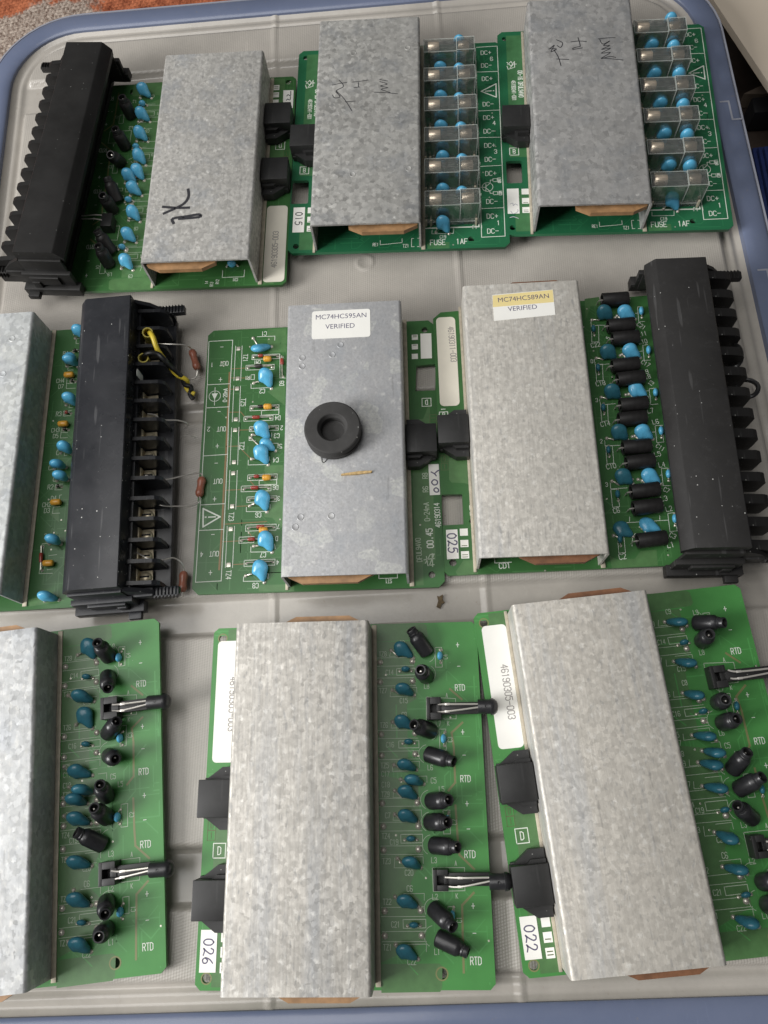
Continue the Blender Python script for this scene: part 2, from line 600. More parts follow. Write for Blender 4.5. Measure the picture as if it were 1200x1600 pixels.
FONT = {
    'A': '002640,1232', 'B': '00063645443303,33424130 00'.replace(' ', ''), 'C': '4536160501103041', 'D': '00062645412000', 'E': '46060040,0333',
    'F': '460600,0333', 'G': '45361605011030414323', 'H': '0006,4046,0343', 'I': '2026', 'J': '4641301001', 'K': '0006,4602,1340', 'L': '060040',
    'M': '0006234640', 'N': '00064046', 'O': '010516364541301001', 'P': '00063645443303', 'R': '00063645443303,2340', 'S': '453616050413334241301001'.replace('13334241', '13334241'),
    'T': '0646,2620', 'U': '060110304146', 'V': '062046', 'W': '0610243046', 'X': '0640,0046', 'Y': '062346,2320', 'Z': '06460040',
    '0': '010516364541301001', '1': '152620', '2': '05163645440040', '3': '051636454433,23334241301001', '4': '30360242',
    '5': '460604344341301001', '6': '453616050110304142330302', '7': '064610', '8': '160504133344453616,1302011030414233',
    '9': '011030414536160504133344', '+': '2125,0343', '-': '0343', '.': '2021', 'm': '00041423,20,2334434 0'.replace(' ', ''), ' ': '',
}


def text(mb, s, x, y, h, rot=0, w=None, z=.05, m=0, ws=.62, anchor='c'):
    """stroke lettering; (x, y) is the middle of the word"""
    w = w or h * .13
    k = h / 6
    adv = 5.6 * ws * k
    tot = adv * len(s) - 1.6 * ws * k
    c, sn = math.cos(R(rot)), math.sin(R(rot))
    ox = -tot / 2 if anchor == 'c' else 0
    for i, ch in enumerate(s):
        for st in FONT[ch].split(','):
            pts = []
            for j in range(0, len(st) - 1, 2):
                a = ox + i * adv + int(st[j]) * ws * k
                b = int(st[j + 1]) * k - h / 2
                pts.append((x + a * c - b * sn, y + a * sn + b * c))
            if len(pts) > 1:
                mb.line(pts, w, z, m)


def printed(name, s, h, mat, parent, x, y, z, rot=0):
    cu = bpy.data.curves.new('t', 'FONT')
    cu.body = s
    cu.size = h * S
    cu.align_x = 'CENTER'
    cu.align_y = 'CENTER'
    o = bpy.data.objects.new('t', cu)
    C.objects.link(o)
    dg = bpy.context.evaluated_depsgraph_get()
    me = bpy.data.meshes.new_from_object(o.evaluated_get(dg))
    bpy.data.objects.remove(o)
    me.materials.clear()
    me.materials.append(mat)
    me.name = name
    return link(name, me, parent, Matrix.Translation((x, y, z)) @ Matrix.Rotation(R(rot), 4, 'Z'))


HAND = {'0': [(1.6, 6), (.3, 4.6), (.2, 1.5), (1.6, 0), (3, 1.4), (3.1, 4.4), (1.8, 6), (1.4, 5.7)], '1': [(1.2, 6), (1.6, 3), (1.5, 0)],
        '2': [(.1, 4.6), (.9, 6), (2.4, 5.8), (2.9, 4.3), (1.5, 1.8), (.1, .2), (1.4, .7), (3.6, .1)],
        '5': [(3.4, 6), (1.0, 5.9), (.5, 3.6), (2.0, 4.0), (3.3, 2.5), (2.5, .5), (.9, 0), (0, .7)],
        '6': [(2.9, 6), (1.0, 4.2), (.1, 1.7), (1.1, 0), (2.7, .5), (2.8, 2.1), (1.5, 2.9), (.3, 1.7)]}


def hand(b, word, x, y, h, rot, z, mat, parent, w=.42):
    m = MB()
    k = h / 6
    c, sn = math.cos(R(rot)), math.sin(R(rot))
    for i, ch in enumerate(word):
        P = [Vector(((i - (len(word) - 1) / 2) * 4.7 - 1.6 + px + .15 * i, py - 3 + .3 * math.sin(3 * i))) * k for px, py in HAND[ch]]
        q = []
        for a in range(len(P) - 1):
            p0, p1, p2, p3 = P[max(a - 1, 0)], P[a], P[a + 1], P[min(a + 2, len(P) - 1)]
            for n in range(5):
                t = n / 5
                q.append(.5 * (2 * p1 + (p2 - p0) * t + (2 * p0 - 5 * p1 + 4 * p2 - p3) * t * t + (3 * p1 - p0 - 3 * p2 + p3) * t ** 3))
        q.append(P[-1])
        m.line([(x + p.x * c - p.y * sn, y + p.x * sn + p.y * c) for p in q], w, z)
    return m.build('handwriting', mat, parent, 0)


# ------------------------------------------------------------------ setting: table, cloth, things beside the lid
def grid(name, x0, x1, y0, y1, step, fz, mat, inside=None, attr=None, parent=None):
    nx, ny = int((x1 - x0) / step) + 1, int((y1 - y0) / step) + 1
    vs, fs, at = [], [], []
    for j in range(ny):
        for i in range(nx):
            x, y = x0 + i * step, y0 + j * step
            vs.append((x * S, y * S, fz(x, y) * S))
            if attr:
                at.append(attr(x, y))
    for j in range(ny - 1):
        for i in range(nx - 1):
            if inside is None or inside(x0 + (i + .5) * step, y0 + (j + .5) * step):
                fs.append((j * nx + i, j * nx + i + 1, (j + 1) * nx + i + 1, (j + 1) * nx + i))
    me = bpy.data.meshes.new(name)
    me.from_pydata(vs, [], fs)
    if attr:
        a = me.attributes.new('field', 'FLOAT', 'POINT')
        a.data.foreach_set('value', at)
    me.polygons.foreach_set('use_smooth', [True] * len(me.polygons))
    me.materials.append(mat)
    me.validate()
    return link(name, me, parent)


tb = NT('dark_brown_table')
tb.col(tb.mix(tb.ramp(tb.noise(30, 4), ((.3, 0.0), (.7, 1.0))), (.035, .024, .018), (.075, .055, .042)))
tb.set(Roughness=.6)
m = MB()
m.box(-900, 900, -700, 1100, -90, -60)
tag(m.build('table_top', tb.m), 'dark brown surface under the lid', kind='structure')

ct = NT('orange_patterned_weave')
cmask = ct.ramp(ct.noise(22, 3, .6), ((.44, 0.0), (.52, 1.0)))
orange = ct.mix(ct.ramp(ct.noise(160, 5, .75), ((.35, 0.0), (.65, 1.0))), (.15, .038, .018), (.46, .155, .075))
grey = ct.mix(ct.ramp(ct.noise(500, 4, .7), ((.35, 0.0), (.65, 1.0))), (.13, .085, .065), (.46, .39, .33))
spot = ct.n('ShaderNodeTexGradient', gradient_type='SPHERICAL')
smp = ct.n('ShaderNodeMapping', vector_type='TEXTURE')
smp.inputs['Location'].default_value = (-0.207, 0.391, -.02)
smp.inputs['Scale'].default_value = (.055, .034, .2)
smp.inputs['Rotation'].default_value = (0, 0, R(12))
ct.l(ct.co, smp.inputs[0])
ct.l(smp.outputs[0], spot.inputs[0])
edge = ct.math('ADD', spot.outputs['Fac'], ct.math('MULTIPLY', ct.math('SUBTRACT', ct.noise(70, 4, .7), .5), .9))
ct.col(ct.mix(ct.ramp(edge, ((.22, 0.0), (.34, 1.0))), orange, grey))
ct.set(Roughness=.9, Specular_IOR_Level=.15)


def weave_h(x, y):
    u, v = x * .97 + y * .24, y * .97 - x * .24
    k = 2.35
    row = math.floor(v / k)
    return -17 + 1.3 * abs(math.sin(math.pi * (u / k + .5 * (row % 2)))) * abs(math.sin(math.pi * v / k)) + 1.2 * math.sin(x * .05) * math.cos(y * .045)


tag(grid('tablecloth', -330, 40, 200, 560, .8, weave_h, ct.m, inside=lambda x, y: y > 395 or x < -150), 'orange and grey patterned woven cloth under the corner of the lid', kind='structure')

# lid of a storage box, seen from above
LX, LY, LA = -28.0, 152.3, R(1.9)
HX, HY = 177.0, 228.0


def smooth(a, b, t):
    t = min(1, max(0, (t - a) / (b - a)))
    return t * t * (3 - 2 * t)


def bowl(x, y):
    return -6.4 + 4.3 * (y / 215) ** 2


def sd(x, y, hx, hy, r):
    dx, dy = abs(x) - hx + r, abs(y) - hy + r
    return math.hypot(max(dx, 0), max(dy, 0)) + min(max(dx, dy), 0) - r


BANDS_Y = ((0, 2.6), (-91, 6.5), (91, 6.5), (-186, 8.5), (186, 8.5))
RIBS_X = (-37.5, 48.0)


def in_field(x, y):
    f = 1.0
    for c, w in BANDS_Y:
        f = min(f, smooth(w, w + 2.2, abs(y - c)))
    f = min(f, smooth(0, 2.0, -8.0 - sd(x, y, HX, HY, 34)))
    return f


_g = U((570, 408), -5) - Vector((LX, LY, 0))
GATE = (_g.x * math.cos(LA) + _g.y * math.sin(LA), -_g.x * math.sin(LA) + _g.y * math.cos(LA))


def lid_z(x, y):
    z = bowl(x, y) - 3.0 + 3.0 * in_field(x, y)
    for c in RIBS_X:
        z += .45 * (1 - smooth(.8, 1.5, abs(x - c)))
    d = sd(x, y, HX, HY, 36)
    z += 1.2 * math.exp(-((d + 5.0) / 1.7) ** 2)
    z += 1.8 * smooth(-3.4, 0.5, d)
    for px, py in (GATE,):
        rr = math.hypot(x - px, y - py)
        z += .5 * math.exp(-((rr - 3.6) / .6) ** 2) - .3 * math.exp(-(rr / 1.1) ** 2)
    return z


lid = link('storage_box_lid', None)
lid.location = (LX * S, LY * S, 0)
lid.rotation_euler = (0, 0, LA)
tag(lid, 'cloudy white plastic storage box lid with a blue-grey rim, carrying all the circuit boards', 'box lid')
grid('centre_panel', -HX - 1, HX + 1, -HY - 1, HY + 1, .9, lid_z, LID, inside=lambda x, y: sd(x, y, HX, HY, 36) < .6, attr=in_field, parent=lid)


def lid_ring(name, prof, mat, hx, hy, r):
    """closed profile (offset outward, height) swept round the rounded rectangle"""
    path = []
    for cx, cy, a0 in ((hx - r, hy - r, 0), (-hx + r, hy - r, 90), (-hx + r, -hy + r, 180), (hx - r, -hy + r, 270)):
        for k in range(13):
            a = R(a0 + 90 * k / 12)
            path.append((cx, cy, math.cos(a), math.sin(a)))
    # extra stations along the straight sides so that the rim follows the bow of the lid
    full = []
    for i, p in enumerate(path):
        full.append(p)
        q = path[(i + 1) % len(path)]
        if abs(p[2] - q[2]) < 1e-6:
            for k in range(1, 12):
                t = k / 12
                full.append((p[0] + (q[0] - p[0]) * t, p[1] + (q[1] - p[1]) * t, p[2], p[3]))
    vs, fs = [], []
    n, k = len(full), len(prof)
    for cx, cy, ux, uy in full:
        for o, z in prof:
            x, y = cx + ux * (r + o), cy + uy * (r + o)
            vs.append((x * S, y * S, (bowl(x, y) * .6 - 1.2 + z) * S))
    for i in range(n):
        for j in range(k - 1):
            a, b = i * k + j, ((i + 1) % n) * k + j
            fs.append((a, b, b + 1, a + 1))
    me = bpy.data.meshes.new(name)
    me.from_pydata(vs, [], fs)
    me.polygons.foreach_set('use_smooth', [True] * len(fs))
    me.set_sharp_from_angle(angle=R(40))
    me.materials.append(mat)
    return link(name, me, lid)


lid_ring('rim', [(-.4, -3.5), (-.2, .2), (.6, .9), (4, 1.1), (9.5, .9), (10.6, .3), (11.0, -2.0)], RIM, HX, HY, 36)
lid_ring('rim_lip', [(11.0, -1.8), (11.2, .2), (12.0, .2), (12.4, -6), (12.6, -12), (11.4, -12), (11.0, -1.8)], LIP, HX, HY, 36)
for sx in (-1, 1):
    for yy in (-118, -20, 45, 140):
        mm = MB()
        mm.line([(sx * (HX + 2.5), yy + 6), (sx * (HX + 6.3), yy + 6), (sx * (HX + 6.3), yy - 5), (sx * (HX + 10.4), yy - 5)], .9, 0)
        st = mm.build('moulded_step_mark', LIP, lid, 0)
        for v in st.data.vertices:
            v.co.z = (bowl(v.co.x / S, v.co.y / S) * .6 - 1.2 + 1.16) * S + v.co.z * .05

# things just beyond the right edge of the lid
m = MB()
P0, P1, P2 = U((1128, 20), -20), U((1200, 128), -20), U((1105, -40), -20)
d = (P1 - P0).normalized()
n = Vector((-d.y, d.x, 0))
n = n if n.x > 0 else -n
q = [P0 - d * 120, P1 + d * 160, P1 + d * 160 + n * 160, P0 - d * 120 + n * 160]
m.prism([(v.x, v.y) for v in q], -24, -20)
b = m.build('cream_board', plain('cream_paint', (.60, .52, .42), .5, var=.06, vs=12))
tag(b, 'flat cream board with its edge slanting past the upper right corner of the lid', 'board')
m = MB()
P = U((1172, 156), -48)
m.box(P.x, P.x + 90, P.y - 11, P.y, -59.5, -46, 1.5)
tag(m.build('black_bar', plain('black_bar_paint', (.014, .014, .016), .5)), 'black bar lying beside the lid below the cream board', 'bar')
m = MB()
P = U((1188, 200), -45)
for k in range(5):
    m.box(P.x + k * 1.5, P.x + 80, P.y - 70, P.y - 2 - k * 2.5, -59.5 + k * 3, -56.5 + k * 3 - .1, .8)
tag(m.build('blue_folder', plain('deep_blue_cloth', (.012, .028, .13), .7, var=.2)), 'deep blue folded cloth beside the lid, below the black bar', 'cloth')
m = MB()
P = U((1168, 146), -50)
m.prism([(P.x - 2, P.y), (P.x + 8, P.y + 5), (P.x + 40, P.y + 8), (P.x + 40, P.y + 1), (P.x + 8, P.y - 1)], -59.6, -50)
tag(m.build('tan_strip', plain('tan_card', (.28, .22, .17), .7)), 'tan strip lying against the black bar beside the lid', 'strip')

# ------------------------------------------------------------------ circuit boards
W, L, H = 48.5, 119.13, 17.5


class Board:
    def __init__(self, key, x, y, a, z, label):
        self.k, self.x, self.y, self.a, self.z = key, x, y, R(a), z
        self.root = link('circuit_board', None)
        self.root.location = (x * S, y * S, z * S)
        self.root.rotation_euler = (0, 0, self.a)
        tag(self.root, label, 'circuit board', 'circuit boards laid out on the plastic lid')
        self.pcb = None

    def loc(self, w):
        dx, dy = w[0] - self.x, w[1] - self.y
        c, s = math.cos(self.a), math.sin(self.a)
        return Vector((dx * c + dy * s, -dx * s + dy * c, w[2] - self.z))

    def p(self, px, z=0.0):
        return self.loc(U(px, self.z + z))

    def xy(self, px, z=0.0):
        q = self.p(px, z)
        return (q.x, q.y)

    def ray(self):
        return self.loc(CP)

    def reach(self, base, px, dist):
        """the point seen at px that lies dist away from base (on the near side)"""
        o, t = self.ray(), self.p(px, 0)
        d = (t - o).normalized()
        oc = o - base
        bq = oc.dot(d)
        disc = bq * bq - (oc.dot(oc) - dist * dist)
        tt = -bq - math.sqrt(disc) if disc > 0 else -bq
        q = o + d * tt
        if disc <= 0:
            q = base + (q - base).normalized() * dist
        return q


A = Board('A', -97.534, 271.028, -.568, .29, 'board with a thick black scrawl on its cover and a terminal block on its left')
Bb = Board('B', -22.338, 285.112, -1.045, 1.64, 'fuse board in the middle of the upper row, beside the thick black scrawl')
Cc = Board('C', 77.469, 289.575, -1.554, 1.6, 'fuse board at the upper right, nearest the cream board')
D = Board('D', -190.9, 127.5, 1.95, -3, 'board whose black terminal block holds yellow wire and three brown resistors')
E = Board('E', -32.268, 129.752, .491, -3.56, 'circuit board carrying a black rubber ring on its grey cover')
Ff = Board('F', 42.668, 135.111, .655, -2.36, 'circuit board with a yellow highlighted label and a black terminal block on its right')
G = Board('G', -163.28, -10.23, 6.18, 1.9, 'board with black chokes below the brown resistors, cover cut off by the left edge')
Hh = Board('H', -45.963, -7.944, .466, 1.83, 'circuit board with black chokes and a white tag reading 026')
I = Board('I', 59.404, -.813, 5.351, 2.27, 'tilted circuit board with black chokes and a white tag reading 022, at the lower right')


def cover(b, length=L, dimples=(), label=None):
    """galvanised channel open at both ends"""
    m = MB()
    x, h, t, r = W / 2, H, .9, 1.3
    out = [(-x, .1)]
    for k in range(5):
        a = R(180 - 22.5 * k)
        out.append((-x + r + r * math.cos(a), h - r + r * math.sin(a)))
    for k in range(5):
        a = R(90 - 22.5 * k)
        out.append((x - r + r * math.cos(a), h - r + r * math.sin(a)))
    out += [(x, .1), (x - t, .1), (x - t, h - t), (-x + t, h - t), (-x + t, .1)]
    # faces built as strips so the concave section is filled properly
    n = len(out)
    y0, y1 = -length / 2, length / 2
    vs = [(a, y0, c) for a, c in out] + [(a, y1, c) for a, c in out]
    fs = [(i, n + i, n + (i + 1) % n, (i + 1) % n) for i in range(n)]
    fs = [f[::-1] for f in fs]
    for o, fl in ((0, False), (n, True)):
        caps = [(0, 1, n - 2, n - 1)] + [(1, 2, 3, n - 2), (3, 4, 5, n - 2)] + [(5, 6, n - 3, n - 2)] + [(6, 7, 8, n - 3), (8, 9, 10, n - 3)] + [(10, 11, 12, n - 3)]
        for c in caps:
            c = tuple(o + i for i in c)
            fs.append(c if fl else c[::-1])
    m.add(vs, fs)
    for dx, dy in dimples:
        m.lathe([(1.45, 0), (1.25, .14), (1.0, .02), (0, .02)], 14, Matrix.Translation((dx, dy, H + .01)))
    o = m.build('metal_cover', GALV[b.k], b.root, 30)
    o['label'] = label or 'zinc-coated sheet metal channel over the middle of the board'
    # rest strips at the foot of both walls
    m = MB()
    m.box(x + .05, x + 1.8, y0 - 1.2, y1 + 1.2, .02, .5, .1)
    m.build('foot_strip', CREAM, o)
    m = MB()
    m.box(-x - 1.2, -x - .05, y0 - 1.2, y1 + 1.2, .02, .5, .1)
    m.build('foot_strip', CREAM, o)
    return o


def inner_board(b, x0, x1, mat, y0=-L / 2 - 2.3, y1=L / 2 + 2.4, ch=6):
    m = MB()
    poly = [(x0 + ch, y0), (x1 - ch, y0), (x1, y0 + 3), (x1, y1 - 3), (x1 - ch, y1), (x0 + ch, y1), (x0, y1 - 3), (x0, y0 + 3)]
    m.prism(poly, 12.6, 14.8)
    o = m.build('inner_board', mat, b.root, 0)
    o['label'] = 'brown inner board showing beyond the ends of the cover'
    return o


CONN = None


def connector(b, yc, side=-1):
    """black card-edge socket"""
    global CONN
    if CONN is None:
        m = MB()
        m.box(-37.2, -24.6, -6.3, 6.3, 1.2, 9.6, .35)
        for s in (1, -1):
            pl = [(-36, s * 6.2), (-30, s * 10.6), (-24.8, s * 10.6), (-24.8, s * 6.2)]
            m.prism(pl, .6, 4.6)
            m.prism([(-31.5, s * 6.2), (-30, s * 7.6), (-24.9, s * 7.6), (-24.9, s * 6.2)], 4.5, 6.8)
        m.box(-36.6, -25, -6.9, 6.9, .5, 3.2, .2)
        CONN = m.build('edge_connector', BLK, b.root)
        o = CONN
    else:
        o = CONN.copy()
        C.objects.link(o)
        o.parent = b.root
    o.location = (0, yc * S, 0)
    if side > 0:
        o.rotation_euler = (0, 0, math.pi)
    return o


def cap_mesh(name, Rr=3.1, t=1.75, tail=1.0, nub=.4, seed=0):
    """dipped disc capacitor: teardrop running down its right lead"""
    rnd = random.Random(seed)
    vs, fs = [], []
    NT_, NU = 26, 11
    t1, t2 = R(-56), R(-124)
    for j in range(NU):
        u = -math.pi / 2 + math.pi * j / (NU - 1)
        for i in range(NT_):
            th = 2 * math.pi * i / NT_
            def dl(a):
                return (th - a + math.pi) % (2 * math.pi) - math.pi
            r = Rr * (1 + tail * math.exp(-(abs(dl(t1)) / .42) ** 1.6) + nub * math.exp(-(dl(t2) / .34) ** 2))
            r *= 1 + .03 * math.sin(3 * th + seed)
            cu = abs(math.cos(u)) ** .85
            vs.append((cu * r * math.cos(th), math.sin(u) * t, cu * r * math.sin(th)))
    for j in range(NU - 1):
        for i in range(NT_):
            i2 = (i + 1) % NT_
            fs.append((j * NT_ + i, j * NT_ + i2, (j + 1) * NT_ + i2, (j + 1) * NT_ + i))
    me = bpy.data.meshes.new(name)
    me.from_pydata([(x * S, y * S, z * S) for x, y, z in vs], [], fs)
    me.polygons.foreach_set('use_smooth', [True] * len(fs))
    me.update()
    return me


TAILV = Vector((math.cos(R(-56)), 0, math.sin(R(-56))))
CAPS = {}
LEADS = {}


def cap(b, body, tail, mat=BLUE, Rr=3.1, var=0, face=(-1, 0, 0), at=None, lead=None, tl=1.0, th=1.75):
    """body and tail tip are image points; the tip touches the board"""
    key = (mat.name, var, Rr, tl, th)
    if key not in CAPS:
        me = cap_mesh('ceramic_capacitor', Rr, th, tl, .22, var)
        me.materials.append(mat)
        CAPS[key] = me
    dist = Rr * (1 + tl) * .97
    if at is None:
        T = b.p(tail, .35)
        c = b.reach(T, body, dist)
    else:                                    # body height known, tip hidden behind the next part
        c = b.p(body, at)
        T = Vector((c.x - face[0] * math.sqrt(max(0, dist * dist - (at - .35) ** 2)), c.y - .4, .35))
    ax = (T - c).normalized()                # centre -> tip, equals the mesh direction TAILV
    e = Vector(face)
    e = (e - ax * e.dot(ax)).normalized()
    # basis of the mesh: TAILV and its in-plane perpendicular pointing to the left lead
    perp = Vector((math.sin(R(-56)), 0, -math.cos(R(-56))))
    nrm = TAILV.cross(perp)
    Bm = Matrix((TAILV, perp, nrm)).transposed()
    Tm = Matrix((ax, e, ax.cross(e))).transposed()
    rot = (Tm @ Bm.inverted()).to_4x4()
    mw = Matrix.Translation(c) @ rot
    o = link('ceramic_capacitor', CAPS[key], b.root, mw)
    # the bare left lead goes down to its pad
    nub = c + (Tm @ Bm.inverted()) @ (Vector((math.cos(R(-124)), 0, math.sin(R(-124)))) * Rr * 1.3)
    foot = b.p(lead, .1) if lead else Vector((nub.x + e.x * .6, nub.y + e.y * .3, .1))
    m = MB()
    inv = mw.inverted()
    m.tube([inv @ nub, inv @ ((nub + foot) / 2 + Vector((0, 0, .3))), inv @ foot], .3, 6)
    m.tube([inv @ T, inv @ (T - Vector((0, 0, .4)))], .34, 6, smooth=0)
    for q in (foot, T):
        m.lathe([(.85, 0), (.75, .25), (.4, .6), (0, .7)], 10, inv @ Matrix.Translation((q.x, q.y, .03)))
    m.build('wire_lead', TIN, o)
    return o


def small_cap(b, px, dirv=(1, 0), mat=BLUE_SHADED, r=1.35, z=1.5, leads=True, ln=1.9):
    c = b.p(px, z)
    key = ('small', mat.name, r)
    if key not in CAPS:
        m = MB()
        m.lathe([(0, -1.2 * r), (.55 * r, -1.0 * r), (.95 * r, -.4 * r), (1.0 * r, .2 * r), (.8 * r, .75 * r), (.4 * r, 1.05 * r), (0, 1.15 * r)], 14, Matrix.Diagonal((1.25, .72, 1, 1)))
        o = m.build('disc_capacitor', mat, b.root, 60)
        CAPS[key] = o.data
    else:
        o = link('disc_capacitor', CAPS[key], b.root)
    a = math.atan2(dirv[1], dirv[0])
    o.matrix_basis = Matrix.Translation(c * S) @ Matrix.Rotation(a, 4, 'Z') @ Matrix.Rotation(R(-18), 4, 'X')
    if leads:
        m = MB()
        for s in (-1, 1):
            m.tube([(s * .7, 0, -.8), (s * ln * .8, 0, -.6), (s * ln, 0, -z + .1)], .22, 6)
            m.lathe([(.6, 0), (.5, .2), (0, .45)], 9, Matrix.Translation((s * ln, 0, -z + .02)))
        m.build('wire_lead', TIN, o)
    return o


CHOKE = {}


def choke(b, base, tip, ln=11.5, r=2.95, mat=SLEEVE, z0=.6, neck=.68):
    key = (round(ln, 1), r, mat.name, neck)
    if key not in CHOKE:
        m = MB()
        n = neck * r
        m.lathe([(0, 0), (r * .88, 0), (r, .4), (r * 1.01, ln * .3), (r, ln * .64), (r * .97, ln * .68), (r * .86, ln * .73), (n * 1.12, ln * .775), (n * 1.0, ln * .79), (n * 1.07, ln * .82), (n * 1.07, ln * .85),
                 (n * .97, ln * .87), (n, ln * .985), (n * .95, ln), (n * .74, ln)], 24, cap=False)
        m.lathe([(n * .74, ln), (n * .68, ln * .97), (n * .66, ln * .72), (0, ln * .715)], 22, m=1, cap=False)
        m.tube([(.2, 0, ln * .74), (.35, .1, ln * .93)], .3, 6, m=2, smooth=0)
        CHOKE[key] = m.build('choke', [mat, HOLE, WIRE], b.root, 40).data
        for o in [o for o in b.root.children if o.data == CHOKE[key]]:
            bpy.data.objects.remove(o)
    B0 = b.p(base, z0)
    T = b.reach(B0, tip, ln)
    if T.z < r * .9:
        T.z = r * .9
    q = (T - B0).to_track_quat('Z', 'Y').to_matrix().to_4x4()
    return link('choke', CHOKE[key], b.root, Matrix.Translation(B0) @ q)


PADM = {}


def pads(b, pts, r=1.15, z=0.0):
    for i, px in enumerate(pts):
        if r not in PADM:
            m = MB()
            m.lathe([(r, .02), (r * .96, .14), (r * .62, .42), (r * .3, .62), (0, .66)], 14)
            PADM[r] = m.build('solder_pad', TIN, b.pcb, 60)
            o = PADM[r]
        else:
            o = link('solder_pad', PADM[r].data, b.pcb)
        q = b.p(px, z) if len(px) == 2 else Vector(px)
        o.location = (q.x * S, q.y * S, 0)


def lamp(b, holder, wires, bulb, z=5.6):
    """black holder with a window, two bent leads and a black lamp body past the edge"""
    hx = [b.xy(p, z) for p in holder]
    x0, x1 = min(p[0] for p in hx), max(p[0] for p in hx)
    y0, y1 = min(p[1] for p in hx), max(p[1] for p in hx)
    x1 = min(x1, x0 + 6.8)
    yc = (y0 + y1) / 2
    hw = (y1 - y0) / 2
    m = MB()
    # frame round the square window
    wx0, wx1, wy = x0 + 1.3, x0 + 3.6, 1.5
    zt = z + .5
    m.box(x0, wx0, yc - hw, yc + hw, .2, zt, .15)
    m.box(wx0 - .02, x1, yc + wy, yc + hw, .2, zt - .01, .15)
    m.box(wx0 - .02, x1, yc - hw, yc - wy, .2, zt - .01, .15)
    m.box(wx1, x1, yc - wy - .02, yc + wy + .02, .2, zt - 1.6, .1)
    m.box(x0 + .3, x1 - .3, yc - hw + .3, yc + hw - .3, .2, 1.4)
    B1 = b.p(bulb[0], z)
    B2 = b.p(bulb[1], z)
    root = link('indicator_lamp', None, b.root, Matrix.Translation((x0, yc, 0)))
    inv = Matrix.Translation((-x0, -yc, 0))

    def sub(name, mb, mat):
        mb.v = [tuple(inv @ Vector(v)) for v in mb.v]
        return mb.build(name, mat, root)
    sub('lamp_holder', m, BLK)
    m = MB()
    m.box(x1 - .4, B1.x + .3, yc - 2.1, yc + 2.1, 1.6, z - 1.5, .2)
    sub('holder_arm', m, BLK)
    for k, w in enumerate(wires):
        m = MB()
        pts = [b.p(px, z + (.5 if i else -.2)) for i, px in enumerate(w)]
        pts = [Vector((p.x, p.y, z + .5 + (.25 if i == 1 else 0))) for i, p in enumerate(pts)]
        pts[0].z = z - .6
        m.tube(pts, .34, 6, smooth=4)
        mid = pts[1]
        m.box(mid.x - .9, mid.x + .9, mid.y - .42, mid.y + .42, mid.z - .3, mid.z + .25, .1)
        sub('lamp_lead', m, WIRE)
    m = MB()
    ax = (B2 - B1)
    ln = ax.length
    q = Matrix.Translation(B1) @ ax.to_track_quat('Z', 'Y').to_matrix().to_4x4()
    m.lathe([(0, -.1), (2.5, -.1), (2.6, .2), (2.6, ln - 2.9), (2.62, ln - 2.8)], 22, q)
    m.lathe([(2.62, ln - 2.8), (3.05, ln - 2.7), (3.05, ln - 2.0), (2.75, ln - 1.3), (2.1, ln - .5), (1.1, ln - .08), (0, ln)], 22, q)
    m.lathe([(.5, 0), (.42, .12), (0, .05)], 12, Matrix.Translation((B1 + ax * .38) + Vector((0, 0, 2.58))))
    sub('lamp_body', m, SLEEVE)
    return root


def holes_of(*c):
    return [circ(x, y, r)[::-1] for x, y, r in c]


def outline(x0, x1, y0, y1, c=1.8, step=None):
    """board edge with clipped corners"""
    return [(x0 + c, y0), (x1 - c, y0), (x1, y0 + c), (x1, y1 - c), (x1 - c, y1), (x0 + c, y1), (x0, y1 - c), (x0, y0 + c)]


def make_pcb(b, loops, mat):
    b.pcb = plate('printed_board', loops, -1.6, 0, mat, b.root)
    return b.pcb


def pours(b, polys, mat=POUR, z=.012, name='copper_area'):
    for k, p in enumerate(polys):
        m = MB()
        zz = z + .003 * (k % 3)
        n = len(p)
        ar = sum(p[i][0] * p[(i + 1) % n][1] - p[(i + 1) % n][0] * p[i][1] for i in range(n))
        m.add([(x, y, zz) for x, y in (p if ar > 0 else p[::-1])], [tuple(range(n))])
        m.build(name, mat, b.pcb, 0)


def label(b, poly, z0, mat, parent, name='paper_label', th=.12):
    m = MB()
    m.prism(poly, z0, z0 + th)
    return m.build(name, mat, parent, 0)


def strokes(b, zoom, lines, w, z, mat, parent, name='handwriting', sm=4):
    """pen writing: each line is a list of image points on a surface at height z"""
    m = MB()
    for ln in lines:
        pts = [b.xy(zoom(*p), z) for p in ln]
        if len(pts) > 2:
            q = []
            P = [Vector(p) for p in pts]
            for i in range(len(P) - 1):
                p0, p1, p2, p3 = P[max(i - 1, 0)], P[i], P[i + 1], P[min(i + 2, len(P) - 1)]
                for k in range(sm):
                    t = k / sm
                    q.append(.5 * (2 * p1 + (p2 - p0) * t + (2 * p0 - 5 * p1 + 4 * p2 - p3) * t * t + (3 * p1 - p0 - 3 * p2 + p3) * t ** 3))
            pts = q + [P[-1]]
        m.line(pts, w, z + .03)
    return m.build(name, mat, parent, 0)


# shared board outline (millimetres, board frame)
STD = outline(-37.2, 64.2, -61.8, 61.2)
HOLES = ((-33.6, 57.2, 1.5), (-33.4, -58.2, 1.5), (46.5, -57.0, 1.7))

